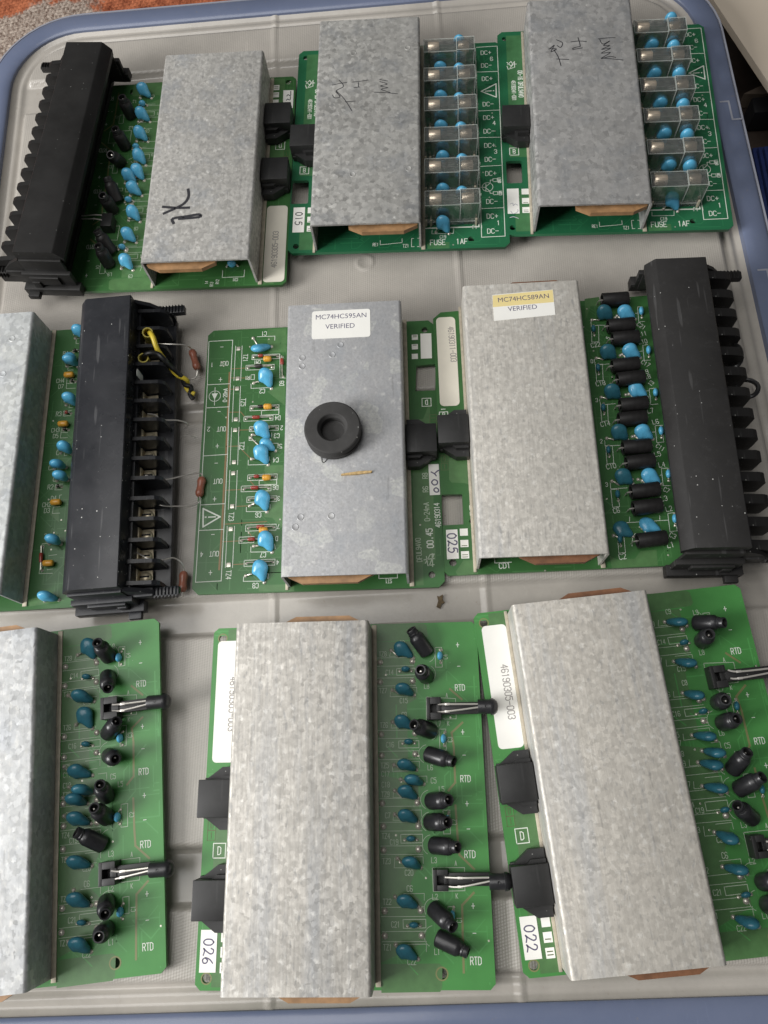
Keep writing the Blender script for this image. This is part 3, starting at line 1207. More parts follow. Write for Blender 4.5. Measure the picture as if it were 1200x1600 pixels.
# ---------------------------------------------------------------- the four chokes-and-lamps boards (A is turned round)
Z5, Z6, Z3, Z4, ZS = Z(560, 940, 4.615), Z(560, 1240, 4.615), Z(300, 940, 3.75), Z(280, 1280, 3.53), Z(240, 960, 2.667)
h5 = lambda x, y: Hh.xy(Z5(x, y))
h6 = lambda x, y: Hh.xy(Z6(x, y))
RTD_PADS = [h5(*p) for p in ((157, 437), (390, 430), (157, 580), (392, 573), (165, 958), (408, 950), (168, 1110), (410, 1100), (172, 1455), (425, 1450))] + \
           [h6(*p) for p in ((180, 237), (432, 236), (182, 408), (434, 402), (190, 848), (450, 843), (190, 1027), (457, 1024))]
RTD_LINES = [[h5(*a), h5(*c)] for a, c in (((130, 407), (412, 402)), ((130, 467), (400, 462)), ((135, 552), (400, 548)), ((135, 610), (415, 604)), ((140, 930), (390, 926)),
             ((143, 988), (430, 984)), ((148, 1080), (435, 1076)), ((148, 1140), (440, 1134)), ((150, 1420), (440, 1416)), ((152, 1478), (455, 1474)))] + \
            [[h6(*a), h6(*c)] for a, c in (((155, 208), (455, 203)), ((158, 270), (460, 268)), ((160, 378), (460, 376)), ((162, 438), (465, 440)), ((165, 822), (478, 816)),
             ((167, 887), (482, 886)), ((172, 995), (488, 992)), ((172, 1068), (492, 1066)))]
RTD_BOX = [[h5(*p) for p in q] for q in (((275, 483), (408, 480), (410, 528), (277, 532)), ((290, 1005), (436, 1003), (437, 1053), (292, 1056)), ((552, 331), (600, 330), (605, 472), (557, 473)),
           ((582, 920), (630, 919), (634, 1070), (588, 1072)), ((490, 688), (700, 700), (705, 845), (490, 850)))] + \
          [[h6(*p) for p in q] for q in (((305, 294), (462, 293), (463, 354), (307, 357)), ((322, 908), (486, 906), (487, 968), (324, 971)), ((610, 120), (660, 119), (664, 290), (615, 291)),
           ((645, 815), (692, 814), (696, 940), (650, 941)), ((533, 535), (765, 533), (768, 700), (540, 705)))]
RTD_OPEN = [[h5(*p) for p in q] for q in (((235, 352), (225, 395), (400, 392)), ((232, 640), (228, 686), (400, 680)), ((422, 655), (420, 618), (300, 620)), ((240, 870), (236, 912), (400, 908)), ((248, 1180), (245, 1224), (420, 1218)),
            ((440, 1200), (440, 1152), (330, 1154)), ((495, 1305), (493, 1258), (430, 1260)), ((255, 1365), (250, 1412), (430, 1408)))] + \
           [[h6(*p) for p in q] for q in (((455, 165), (455, 118), (340, 120)), ((255, 140), (250, 192), (420, 190)), ((262, 465), (258, 535), (440, 535)), ((468, 505), (466, 455), (350, 457)),
            ((475, 770), (475, 720), (325, 722)), ((490, 1140), (490, 1085), (330, 1088)))]
RTD_ARC = [(h5(490, 375), -70, 60), (h5(492, 520), -75, 60), (h5(505, 935), -70, 60), (h5(500, 1100), 100, 240), (h5(515, 1430), 100, 240), (h6(520, 205), 100, 240), (h6(530, 370), 100, 240), (h6(545, 830), 60, 210), (h6(545, 1030), 100, 240)]
RTD_TEXT = [(s, *h5(x, y), h, r) for s, x, y, h, r in (
    ('C9', 315, 298, 1.75, 0), ('TZ8', 175, 378, 1.75, 0), ('C14', 225, 510, 1.75, 0), ('TZ7', 178, 642, 1.75, 0), ('C15', 327, 714, 1.75, 0), ('C8', 330, 815, 1.75, 0), ('TZ6', 184, 890, 1.75, 0),
    ('C16', 228, 1032, 1.75, 0), ('TZ5', 190, 1182, 1.75, 0), ('C17', 195, 1242, 1.75, 0), ('C18', 197, 1320, 1.75, 0), ('TZ9', 195, 1390, 1.75, 0), ('L8', 492, 610, 1.75, 0), ('L7', 577, 880, 1.75, 0),
    ('K', 648, 878, 1.5, 0), ('A', 637, 676, 1.5, 0), ('L6', 518, 1196, 1.75, 0), ('C5', 542, 1290, 1.85, 0), ('RTD', 732, 620, 2.2, 0), ('RTD', 772, 1277, 2.2, 0), ('+', 715, 312, 2.4, 0), ('-', 723, 466, 2.4, 0),
    ('+', 752, 940, 2.4, 0), ('-', 762, 1107, 2.4, 0), ('+', 783, 1457, 2.4, 0), ('C4', 627, 398, 1.6, 90), ('C3', 660, 995, 1.6, 90), ('L9', 505, 320, 1.75, 0), ('L5', 600, 1352, 1.75, 0))] + \
    [(s, *h6(x, y), h, r) for s, x, y, h, r in (
        ('C7', 212, 157, 1.75, 0), ('TZ4', 198, 306, 1.75, 0), ('C19', 258, 350, 1.75, 0), ('TZ3', 203, 487, 1.75, 0), ('C20', 365, 570, 1.75, 0), ('C6', 370, 685, 1.9, 0), ('TZ2', 207, 780, 1.75, 0),
        ('C21', 268, 943, 1.75, 0), ('TZ1', 210, 1108, 1.75, 0), ('C22', 385, 1212, 1.75, 0), ('L3', 545, 480, 1.75, 0), ('A', 702, 502, 1.5, 0), ('L2', 553, 745, 1.75, 0), ('K', 710, 738, 1.5, 0), ('L1', 568, 1140, 1.75, 0),
        ('RTD', 804, 437, 2.3, 0), ('RTD', 847, 1206, 2.3, 0), ('-', 793, 255, 2.4, 0), ('+', 827, 810, 2.4, 0), ('-', 837, 1007, 2.4, 0), ('C2', 692, 205, 1.6, 90), ('C1', 727, 910, 1.6, 90))]
RTD_TRACE = [[h5(*p) for p in q] for q in (((660, 630), (745, 705)), ((750, 872), (672, 945), (688, 1050), (698, 1305), (650, 1362)))] + \
            [[h6(*p) for p in q] for q in (((700, 85), (715, 310), (728, 440), (835, 545)), ((832, 715), (748, 805), (752, 1010), (760, 1290)))]
RTD_POUR = [[h5(128, 292), h5(395, 285), h5(420, 700), h5(350, 740), h5(360, 1230), h5(152, 1235)], [h5(152, 1250), h5(430, 1300), h5(440, 1480), h6(470, 440), h6(380, 640), h6(385, 705), h6(480, 810), h6(490, 1065), h6(163, 1220)], [h5(118, 160), h5(470, 158), h5(492, 175), h5(500, 250), h5(480, 270), h5(128, 290)],
            [h6(163, 1228), h6(585, 1225), h6(605, 1245), h6(605, 1400), h6(590, 1430), h6(166, 1437)]]
RTD_MARG = [[(-33.0, 4.0), (-24.6, 4.0), (-24.6, -60.8), (-31.6, -60.8), (-31.6, -48), (-33, -46), (-33, -12), (-29.5, -8)], [(-31.5, 60.6), (-24.6, 60.6), (-24.6, 52), (-31.5, 52)]]


def rtd_board(b, tag_rot=0, flip=False):
    f = -1 if flip else 1
    make_pcb(b, [[(f * x, f * y) for x, y in STD]] + holes_of(*[(f * x, f * y, r) for x, y, r in HOLES]), PCB if flip else PCB_R)
    FX = lambda p: (f * p[0], f * p[1])
    pours(b, [[FX(p) for p in q] for q in RTD_POUR + RTD_MARG])
    for q in RTD_TRACE:
        m = MB()
        m.line([FX(p) for p in q], .75, .03)
        m.build('copper_trace', TRACE, b.pcb, 0)
    m = MB()
    for q in RTD_LINES + RTD_OPEN:
        m.line([FX(p) for p in q], .17, .045, 1)
    for q in RTD_BOX:
        m.line([FX(p) for p in q], .22, .045, 1, True)
    for c, a0, a1 in RTD_ARC:
        m.line([FX((c[0] + 3.3 * math.cos(R(a)), c[1] + 3.3 * math.sin(R(a)))) for a in range(a0, a1 + 1, 10)], .17, .045, 1)
    for s, x, y, h, r in RTD_TEXT:
        text(m, s, f * x, f * y, h, r + (180 if flip else 0), z=.045, m=0 if h > 2 else 1, w=.26 if h > 2 else .2)
    for (x, y) in ((-31.0, -18.3),):
        m.line([FX(p) for p in ((x - 2.2, y - 2.4), (x + 2.2, y - 2.4), (x + 2.2, y + 2.4), (x - 2.2, y + 2.4))], .3, .045, 0, True)
        text(m, 'D', f * x, f * y, 2.6, 180 if flip else 0, z=.045, w=.3)
    for k, yy in ((0, -9.9), (1, -13.3)):
        m.line([FX(p) for p in ((-35.6, yy - 1.6), (-32.8, yy - 1.6), (-32.8, yy + 1.6), (-35.6, yy + 1.6))], .2, .045, 2, True)
        text(m, 'D1'[k], f * -34.2, f * yy, 1.9, 180 if flip else 0, z=.045, w=.22, m=2)
    sq = ((-27.4, -45.6, 0), (-27.4, -50.3, 1), (-27.4, -55.0, 2))
    for x, y, k in sq:
        m.sheet([FX(p) for p in ((x - 1.5, y - 1.6), (x + 1.5, y - 1.6), (x + 1.5, y + 1.6), (x - 1.5, y + 1.6))], .03, .06, 3)
        for j in range(k):
            m.line([FX((x - .9, y - .55 + j * 1.0)), FX((x + .9, y - .55 + j * 1.0))], .35, .075, 2)
    m.build('silkscreen', [SILK, SILK_DIM, MARK, PAPER], b.pcb, 0)
    for p in RTD_PADS:
        pads(b, [(f * p[0], f * p[1], 0)])
    return b


def ring_pads(b):
    m = MB()
    for x, y, r in HOLES:
        n = 18
        vs = [(x + rr * math.cos(2 * math.pi * k / n), y + rr * math.sin(2 * math.pi * k / n), .03) for rr in (r * 1.0, r * 1.28) for k in range(n)]
        m.add(vs, [(k, n + k, n + (k + 1) % n, (k + 1) % n)[::-1] for k in range(n)])
    m.build('hole_ring', TRACE, b.pcb, 0)


def tag_and_label(b, sticker, label_text, lpos, tagp, digits):
    """white serial label with its printed number, and a small hand-numbered tag"""
    o = label(b, sticker, .05, PAPER, b.root)
    m = MB()
    text(m, label_text, lpos[0] - sum(p[0] for p in sticker) * 0, lpos[1], 2.5, lpos[2], z=.21, w=.3, ws=.72)
    m.build('serial_number', INK_P, o, 0)
    t = label(b, tagp, .05, PAPER, b.root, 'number_tag', .08)
    t['label'] = 'small white tag with handwritten ' + digits
    hand(b, digits, sum(p[0] for p in tagp) / 4, sum(p[1] for p in tagp) / 4, 3.5, -90, .15, INK_V, t)


# --- H
rtd_board(Hh)
ring_pads(Hh)
cover(Hh)
inner_board(Hh, -8.6, 23.0, PHENOL)
connector(Hh, -.6)
connector(Hh, -33)
tag_and_label(Hh, rrect(-35.3, -24.7, 11.5, 56.2, 1.6), '46190305-003', (-28.6, 32.5, -90), [(-36.0, -43.4), (-30.3, -43.4), (-30.3, -56.4), (-36.0, -56.4)], '026')
for bd, tl, ld in (((305, 335), (395, 405), (237, 352)), ((318, 625), (400, 675), (245, 638)), ((310, 860), (405, 915), (247, 868)), ((332, 1172), (418, 1212), (257, 1178)), ((385, 1282), (470, 1315), (306, 1282)), ((338, 1365), (428, 1420), (262, 1362))):
    cap(Hh, Z5(*bd), Z5(*tl), BLUE_SHADED, Rr=2.75, tl=1.25, th=1.55, lead=Z5(*ld), var=int(bd[1]) % 3)
for bd, tl, ld in (((338, 155), (430, 205), (262, 150)), ((370, 492), (450, 535), (283, 468)), ((332, 772), (435, 820), (265, 745)), ((328, 1135), (430, 1195), (270, 1090))):
    cap(Hh, Z6(*bd), Z6(*tl), BLUE_SHADED, Rr=2.75, tl=1.25, th=1.55, lead=Z6(*ld), var=int(bd[1]) % 3)
for z, q in ((Z5, ((340, 487), (362, 1010))), (Z6, ((378, 325), (400, 948)))):
    for p in q:
        small_cap(Hh, z(*p), (1, 0), ln=2.2)
for z, q in ((Z5, ((588, 390), (614, 988))), (Z6, ((640, 190), (676, 880)))):
    for p in q:
        small_cap(Hh, z(*p), (.08, 1), BLUE, ln=2.4)
for bs, tp in (((500, 372), (377, 200)), ((490, 540), (447, 492)), ((525, 935), (398, 886)), ((495, 1098), (690, 1155)), ((520, 1438), (655, 1430))):
    choke(Hh, Z5(*bs), Z5(*tp))
for bs, tp in (((512, 205), (645, 207)), ((535, 372), (718, 387)), ((540, 825), (685, 965)), ((565, 1035), (793, 1147))):
    choke(Hh, Z6(*bs), Z6(*tp))
lamp(Hh, [Z5(490, 690), Z5(600, 850)], [[Z5(575, 740), Z5(640, 740), Z5(862, 738)], [Z5(575, 795), Z5(640, 792), Z5(862, 762)]], [Z5(862, 757), Z5(1007, 757)])
lamp(Hh, [Z6(537, 548), Z6(650, 703)], [[Z6(625, 605), Z6(735, 608), Z6(945, 605)], [Z6(625, 668), Z6(735, 672), Z6(945, 632)]], [Z6(945, 637), Z6(1112, 632)])

# --- G
ZG1, ZG2 = Z(0, 940, 3), Z(0, 1200, 3)
rtd_board(G)
ring_pads(G)
cover(G)
inner_board(G, -10, 21, PHENOL)
connector(G, -.6)
connector(G, -33)
label(G, rrect(-35.3, -24.7, 11.5, 56.2, 1.6), .05, PAPER, G.root)
for z, q in ((ZG1, (((413, 205), (445, 272), (365, 250)), ((372, 440), (440, 468), (318, 440)), ((393, 525), (432, 595), (357, 577)), ((350, 792), (432, 815), (300, 775)), ((375, 880), (440, 893), (325, 870)))),
             (ZG2, (((345, 145), (408, 168), (295, 140)), ((352, 235), (425, 262), (300, 225)), ((352, 440), (430, 460), (310, 425)), ((352, 615), (425, 645), (345, 573)), ((362, 825), (425, 862), (320, 815))))):
    for bd, tl, ld in q:
        cap(G, z(*bd), z(*tl), BLUE_SHADED, lead=z(*ld), var=int(bd[1]) % 3)
for z, q in ((ZG1, ((405, 352), (402, 668))), (ZG2, ((382, 725),))):
    for p in q:
        small_cap(G, z(*p), (1, -.1), ln=2.2)
for z, q in ((ZG1, ((556, 262), (562, 640))), (ZG2, ((550, 230), (563, 675)))):
    for p in q:
        small_cap(G, z(*p), (.05, 1), BLUE, ln=2.4)
for z, q in ((ZG1, (((513, 262), (455, 190)), ((505, 348), (505, 408)), ((505, 620), (548, 560)), ((512, 722), (542, 738)), ((500, 915), (468, 857)))),
             (ZG2, (((503, 235), (440, 186)), ((488, 362), (355, 300)), ((500, 625), (492, 687)), ((498, 755), (462, 792))))):
    for bs, tp in q:
        choke(G, z(*bs), z(*tp))
lamp(G, [ZG1(472, 452), ZG1(550, 545)], [[ZG1(525, 483), ZG1(575, 480), ZG1(695, 464)], [ZG1(525, 512), ZG1(575, 510), ZG1(695, 480)]], [ZG1(695, 474), ZG1(800, 465)])
lamp(G, [ZG2(463, 445), ZG2(540, 548)], [[ZG2(520, 483), ZG2(575, 484), ZG2(705, 467)], [ZG2(520, 525), ZG2(575, 512), ZG2(705, 480)]], [ZG2(705, 478), ZG2(815, 470)])

# --- I
ZI1, ZI2, ZI7, ZI8 = Z(1000, 900, 4.706), Z(1000, 1180, 4.444), Z(740, 900, 4), Z(740, 1240, 2.609)
rtd_board(I)
ring_pads(I)
cover(I)
inner_board(I, -9, 22, PHENOL_D)
connector(I, -.6)
connector(I, -33)
tag_and_label(I, rrect(-34.8, -25.5, 11.0, 56.0, 1.6), '46190305-003', (-28.4, 31.0, -90), [(-36.0, -43.4), (-30.3, -43.4), (-30.3, -56.4), (-36.0, -56.4)], '022')
for z, q in ((ZI1, (((268, 310), (345, 365), (155, 322)), ((335, 612), (412, 665), (222, 612)), ((392, 848), (470, 905), (287, 845)), ((472, 1148), (560, 1210), (355, 1155)), ((545, 1275), (622, 1325), (430, 1270)),
                   ((522, 1362), (605, 1420), (400, 1355)), ((560, 1532), (640, 1590), (430, 1530)))),
             (ZI2, (((608, 562), (672, 600), (490, 520)), ((668, 772), (745, 822), (545, 760)), ((740, 1142), (825, 1190), (620, 1110))))):
    for bd, tl, ld in q:
        cap(I, z((bd[0] + tl[0]) / 2 - 12, (bd[1] + tl[1]) / 2), z(ld[0] + 30, ld[1] + 15), BLUE_SHADED, lead=z(*tl), face=(1, 0, 0), var=int(bd[1]) % 3, tl=1.2, Rr=2.75, th=1.6)
for z, q in ((ZI1, ((325, 488), (465, 995))), (ZI2, ((590, 380), (735, 970)))):
    for p in q:
        small_cap(I, z(*p), (1, .1), ln=2.2)
for z, q in ((ZI1, ((712, 955),)), (ZI2, ((848, 235),))):
    for p in q:
        small_cap(I, z(*p), (.1, 1), ln=2.4)
for z, q in ((ZI1, (((405, 345), (622, 343)), ((455, 480), (512, 425)), ((575, 930), (630, 910)), ((605, 1080), (715, 1050)), ((680, 1425), (792, 1292)))),
             (ZI2, (((680, 240), (852, 150)), ((780, 440), (675, 350)), ((850, 880), (960, 870)), ((885, 1040), (980, 1020))))):
    for bs, tp in q:
        choke(I, z(*bs), z(*tp))
lamp(I, [ZI1(505, 665), ZI1(655, 815)], [[ZI1(650, 690), ZI1(725, 703), ZI1(985, 675)], [ZI1(670, 752), ZI1(735, 752), ZI1(985, 705)]], [ZI1(990, 700), ZI1(1130, 685)])
lamp(I, [ZI2(765, 560), ZI2(895, 712)], [[ZI2(880, 600), ZI2(950, 600), ZI2(1150, 580)], [ZI2(890, 660), ZI2(950, 650), ZI2(1150, 610)]], [ZI2(1160, 600), ZI2(1290, 590)])


TRK = plain('track_under_mask', (.06, .175, .055), .36)
TRK_R = plain('track_under_bright_mask', (.075, .29, .075), .36)
TRK_B = plain('track_under_blue_mask', (.024, .165, .068), .36)


def tracks(b, areas, mat, n, seed):
    """fine copper tracks under the solder mask, with small plated holes where they end"""
    rnd = random.Random(seed)
    m, v = MB(), MB()
    for x0, x1, y0, y1 in areas:
        cnt = max(2, int(n * (x1 - x0) * (y1 - y0) / 1000))
        for _ in range(cnt):
            x, y = x0 + rnd.random() * (x1 - x0), y0 + rnd.random() * (y1 - y0)
            x, y = round(x / 1.27) * 1.27, round(y / 1.27) * 1.27
            pts = [(x, y)]
            d = rnd.choice(((0, 1), (1, 0), (0, -1), (-1, 0)))
            for k in range(rnd.randint(1, 3)):
                ln = rnd.uniform(3, 13)
                x, y = x + d[0] * ln, y + d[1] * ln
                x, y = min(max(x, x0), x1), min(max(y, y0), y1)
                pts.append((x, y))
                d = rnd.choice(((0, 1), (1, 0), (.7, .7), (-.7, .7), (.7, -.7)))
            m.line(pts, rnd.choice((.3, .3, .45)), .006)
            if rnd.random() < .3 and x0 < x < x1 and y0 < y < y1:
                v.lathe([(.36, .02), (.26, .05), (.15, .03), (.14, -.1)], 8, Matrix.Translation((x, y, .035)), cap=False)
    o = m.build('fine_track', mat, b.pcb, 0)
    o['kind'] = 'stuff'
    o = v.build('plated_hole', TIN, b.pcb, 40)
    o['kind'] = 'stuff'


for b in (G, Hh, I):
    tracks(b, ((27, 63, -60, 60), (-36.5, -25, -60, 60)), TRK_R, 18, 11)
# ---------------------------------------------------------------- terminal blocks
def terminal_block(b, x, yaw, mat, turned=False, y0=-61.0, y1=62.5, width=23.5, height=24.5, n=14, ledge=8.5, screws=True, fin_out=10.5, shelf=None, ft=.8):
    """u = outwards from the cover, v = along; hood, ledge with screws, barrier fins, end flanges, latches"""
    root = link('terminal_block', None, b.root, Matrix.Translation((x, 0, 0)) @ Matrix.Rotation(R(yaw) + (math.pi if turned else 0), 4, 'Z'))
    w = width
    m = MB()
    hood = [(.6, height - 7.2), (0, height - 4.2), (.5, height - 3.4), (3.1, height - .4), (3.8, height), (w - .4, height), (w, height - .4), (w, 11), (w - 2, 9.5), (w - 2, 2), (8, 2), (8, height - 8), (2, height - 7.6)]
    m.prism(hood, y0, y1, axis='y')
    m.box(w - 1, w + (shelf or fin_out + 1.2), y0 + .6, y1 - .6, 1.2, 4.0, .3)
    m.box(w - 1, w + 1.2, y0 + .6, y1 - .6, 4, 15.5, .2)
    m.box(7, w - 2.2, y0 - .8, y1 + .8, .5, 3.2, .3)
    m.build('hood', mat, root, 30)
    pitch = (y1 - y0 - 6) / n
    fin = None
    pf = [(w - .2, 3.6), (w + fin_out, 3.6), (w + fin_out + .3, 8), (w + fin_out + .2, 13.4), (w + fin_out - .6, 14.8), (w + fin_out - 2.4, 15.8), (w + .1, 17.0)]
    for k in range(n + 1):
        yk = y0 + 3 + k * pitch
        if fin is None:
            m = MB()
            m.prism(pf, -ft, ft, axis='y')
            fin = m.build('barrier_fin', mat, root, 0)
            o = fin
        else:
            o = link('barrier_fin', fin.data, root)
        o.location = (0, yk * S, 0)
    scr = None
    for k in range(n if screws else 0):
        if k in (4, n - 4, n - 1):
            continue
        yk = y0 + 3 + (k + .5) * pitch
        if scr is None:
            m = MB()
            m.box(w + 1.0, w + 6.6, -3.0, 3.0, ledge - 3, ledge - 2.2, .1)
            m.box(w + 1.1, w + 1.7, -3.0, 3.0, ledge - 2.3, ledge + 1.5, .1)
            m.lathe([(2.3, ledge - 2.2), (2.3, ledge - 1.2), (2.0, ledge - .5), (1.2, ledge), (0, ledge + .1)], 16, Matrix.Translation((w + 4.1, 0, 0)))
            m.box(w + 2.3, w + 5.9, -.35, .35, ledge - .3, ledge + .14, 0, 1)
            scr = m.build('terminal_screw', [BRASSY, HOLE], root, 40)
            o = scr
        else:
            o = link('terminal_screw', scr.data, root)
        o.location = (0, yk * S, 0)
    for s, yy in ((1, y1), (-1, y0)):
        m = MB()
        e = 1 if s > 0 else -1
        def yb(a, c):
            return (min(yy + s * a, yy + s * c), max(yy + s * a, yy + s * c))
        m.box(1.5, w - .6, *yb(0, 1.2), 3, height - 4.5, .3)
        m.box(0, w + 1.2, *yb(1.0, 3.2), 1.2, 13, .3)
        m.box(6, w - 2, *yb(3.0, 4.2), 6.5, 11.5, .3)
        m.box(-1.6, w + 3.2, *yb(1.1, 5.6), .4, 5.2, .4)
        m.box(w - 6, w - 2.5, *yb(3.1, 4.8), 5, 9, .2)
        # end cheek, outer corner cut away
        m.prism([(w - .3, 3.8), (w + fin_out + 1.1, 3.8), (w + fin_out + 1.1, 7.5), (w + 5.5, 16.5), (w - .3, 20)], *sorted((yy - s * .9, yy + s * .8)), axis='y')
        m.build('end_flange', mat, root, 20)
        # latch lever with serrated edge, and nub
        m = MB()
        a, c = yb(-1.9, 1.6)
        m.box(w + 1, w + 9, a, c, 9.0, 12.5, .3)
        m.box(w + 8, w + 19, a, c, 8.6, 11.6, .4)
        for t in range(7):
            tx = w + 9 + t * 1.4
            m.prism([(tx, 11.4), (tx + .9, 11.4), (tx + .45, 12.4)], a + .2, c - .2, axis='y')
            yt = yy + s * 1.5
            m.prism([(tx, yt), (tx + 1.1, yt), (tx + .2, yt + s * .9)], 8.8, 11.4)
        a, c = yb(5.0, 8.2)
        m.box(w - 3.6, w + 1.6, a, c, 1.0, 3.6, .4)
        m.build('latch_lever', mat, root, 20)
    return root


TB_D = terminal_block(D, 48.6, 1.4, BLK_D, y0=-64.8, y1=62.3, width=23.0, n=14, fin_out=12)
TB_F = terminal_block(Ff, 50.2, -.9, BLK_F, y0=-60.4, y1=63.0, width=24.0, n=13, fin_out=13, shelf=7, ft=1.9)
TB_A = terminal_block(A, -53.6, -3.7, BLK_A, turned=True, y0=-62.0, y1=58.5, width=21.5, n=14, fin_out=13, shelf=7, ft=1.1)

# ---------------------------------------------------------------- A: turned round, terminal block on the left
rtd_board(A, flip=True)
cA = cover(A)
inner_board(A, -22.5, 8.5, PHENOL)
connector(A, .6, 1) if False else None
connector(A, 29.0, 1)
connector(A, -4.0, 1)
lab = label(A, rrect(26.4, 36.3, -59.6, -17.5, 1.8), .05, PAPER_W, A.root)
m = MB()
text(m, '46190305-003', 31.2, -42, 2.5, 90, z=.21, w=.3, ws=.72)
m.build('serial_number', INK_P, lab, 0)
ZA25, ZA4 = Z(0, 0, 2.5), Z(400, 60, 7.273)
tg = label(A, [A.xy(ZA4(*p), 0) for p in ((312, 592), (428, 590), (420, 790), (305, 790))], .05, PAPER, A.root, 'number_tag', .08)
strokes(A, ZA4, [[(350, 655), (365, 640), (385, 650), (395, 640), (395, 600)], [(345, 705), (360, 690), (378, 700), (390, 690), (390, 660)]], .4, .15, INK, tg)
strokes(A, ZA25, [[(735, 740), (736, 770), (712, 800), (640, 834)], [(637, 808), (690, 812), (738, 811)], [(678, 872), (676, 854), (730, 845), (776, 838), (777, 848), (700, 855)]], 1.3, H, INK, cA, 'marker_scrawl')
ZA1, ZA2 = Z(0, 40, 4.615), Z(0, 240, 4.615)
for z, q in ((ZA1, (((1022, 447), (1090, 520)), ((1008, 620), (1080, 692)), ((992, 752), (1065, 835)), ((982, 908), (1050, 1005)))),
             (ZA2, (((970, 90), (1038, 192)), ((918, 145), (985, 215)), ((938, 225), (1022, 302)), ((938, 395), (1008, 490)), ((905, 562), (982, 640)), ((890, 750), (958, 838))))):
    for bd, tl in q:
        cap(A, z(*bd), z(*tl), BLUE, Rr=2.9, var=int(bd[1]) % 3)
for z, q in ((ZA1, ((1025, 560), (980, 870))), (ZA2, ((925, 330), (880, 672)))):
    for p in q:
        small_cap(A, z(*p), (1, .05), BLUE, ln=2.2)
for z, q in ((ZA1, (((945, 650), (878, 515)), ((905, 875), (828, 742)), ((870, 985), (795, 930)))),
             (ZA2, (((850, 345), (752, 132)), ((815, 410), (738, 300)), ((805, 710), (697, 552)), ((788, 800), (705, 662))))):
    for bs, tp in q:
        choke(A, z(*bs), z(*tp), mat=SLEEVE_M)
lamp_a = link('lamp_socket', None, A.root)
m = MB()
q0, q1 = A.p(ZA2(735, 435), 5), A.p(ZA2(830, 575), 0)
m.box(q0.x, q1.x, q1.y, q0.y, .2, 5.5, .2)
m.build('lamp_holder', BLK, lamp_a)
for dy in (0, 35):
    m = MB()
    m.tube([A.p(ZA2(735, 445 + dy), 5.8), A.p(ZA2(680, 442 + dy * .8), 6.4), A.p(ZA2(590, 450 + dy * .6), 6)], .3, 6)
    m.build('lamp_lead', WIRE, lamp_a)
# components seen through the open end of the cover
m = MB()
x0, y0 = A.xy(Z(0, 0, 2.5)(862, 1018))
text(m, 'CD1', 13.6, -57.6, 1.5, 180, z=.045)
m.line([(7.5, -52.5), (7.5, -56.2), (17.6, -56.2), (17.6, -52.5)], .25, .045)
text(m, 'R12', 5.4, -58.4, 1.4, 90, z=.045)
text(m, 'R13', 2.8, -59.6, 1.4, 90, z=.045)
text(m, '14', .4, -58.6, 1.4, 90, z=.045)
m.build('silkscreen', [SILK], A.pcb, 0)
small_cap(A, Z(0, 0, 2.5)(905, 1030), (1, 0), BLUE, r=1.6, ln=2.6)

# ---------------------------------------------------------------- B and C: fuse boards
Z7, Z8 = Z(640, 40, 6.667), Z(640, 220, 6.667)
b7 = lambda x, y: Bb.xy(Z7(x, y))
b8 = lambda x, y: Bb.xy(Z8(x, y))
FUSE_L = [Bb.p(Z8(262, 612), 10.6), Bb.p(Z8(257, 275), 10.6), Bb.p(Z7(262, 1150), 10.6), Bb.p(Z7(258, 845), 10.6), Bb.p(Z7(256, 540), 10.6), Bb.p(Z7(252, 232), 10.6)]
FUSE_R = [Bb.p(Z8(600, 605), 10.6), Bb.p(Z8(588, 268), 10.6), Bb.p(Z7(588, 1145), 10.6), Bb.p(Z7(580, 838), 10.6), Bb.p(Z7(575, 530), 10.6), Bb.p(Z7(567, 225), 10.6)]
FX0 = sum(p.x for p in FUSE_L) / 6
FX1 = sum(p.x for p in FUSE_R) / 6
FY = [FUSE_L[0].y + (FUSE_L[5].y - FUSE_L[0].y) * k / 5 for k in range(6)]
FB_TEXT = [(s, *b7(x, y), h) for s, x, y, h in (('DC+', 795, 282, 2.5), ('6', 853, 347, 2.3), ('DC-', 800, 415, 2.5), ('DC+', 808, 553, 2.5), ('DC-', 818, 818, 2.5), ('DC+', 823, 958, 2.5), ('4', 880, 1015, 2.3), ('DC-', 827, 1100, 2.5))] + \
          [(s, *b8(x, y), h) for s, x, y, h in (('DC+', 835, 48, 2.5), ('3', 895, 112, 2.3), ('DC-', 840, 193, 2.5), ('DC+', 846, 340, 2.5), ('DC-', 857, 632, 2.5), ('DC+', 862, 785, 2.5), ('1', 925, 855, 2.3), ('DC-', 868, 940, 2.5))]


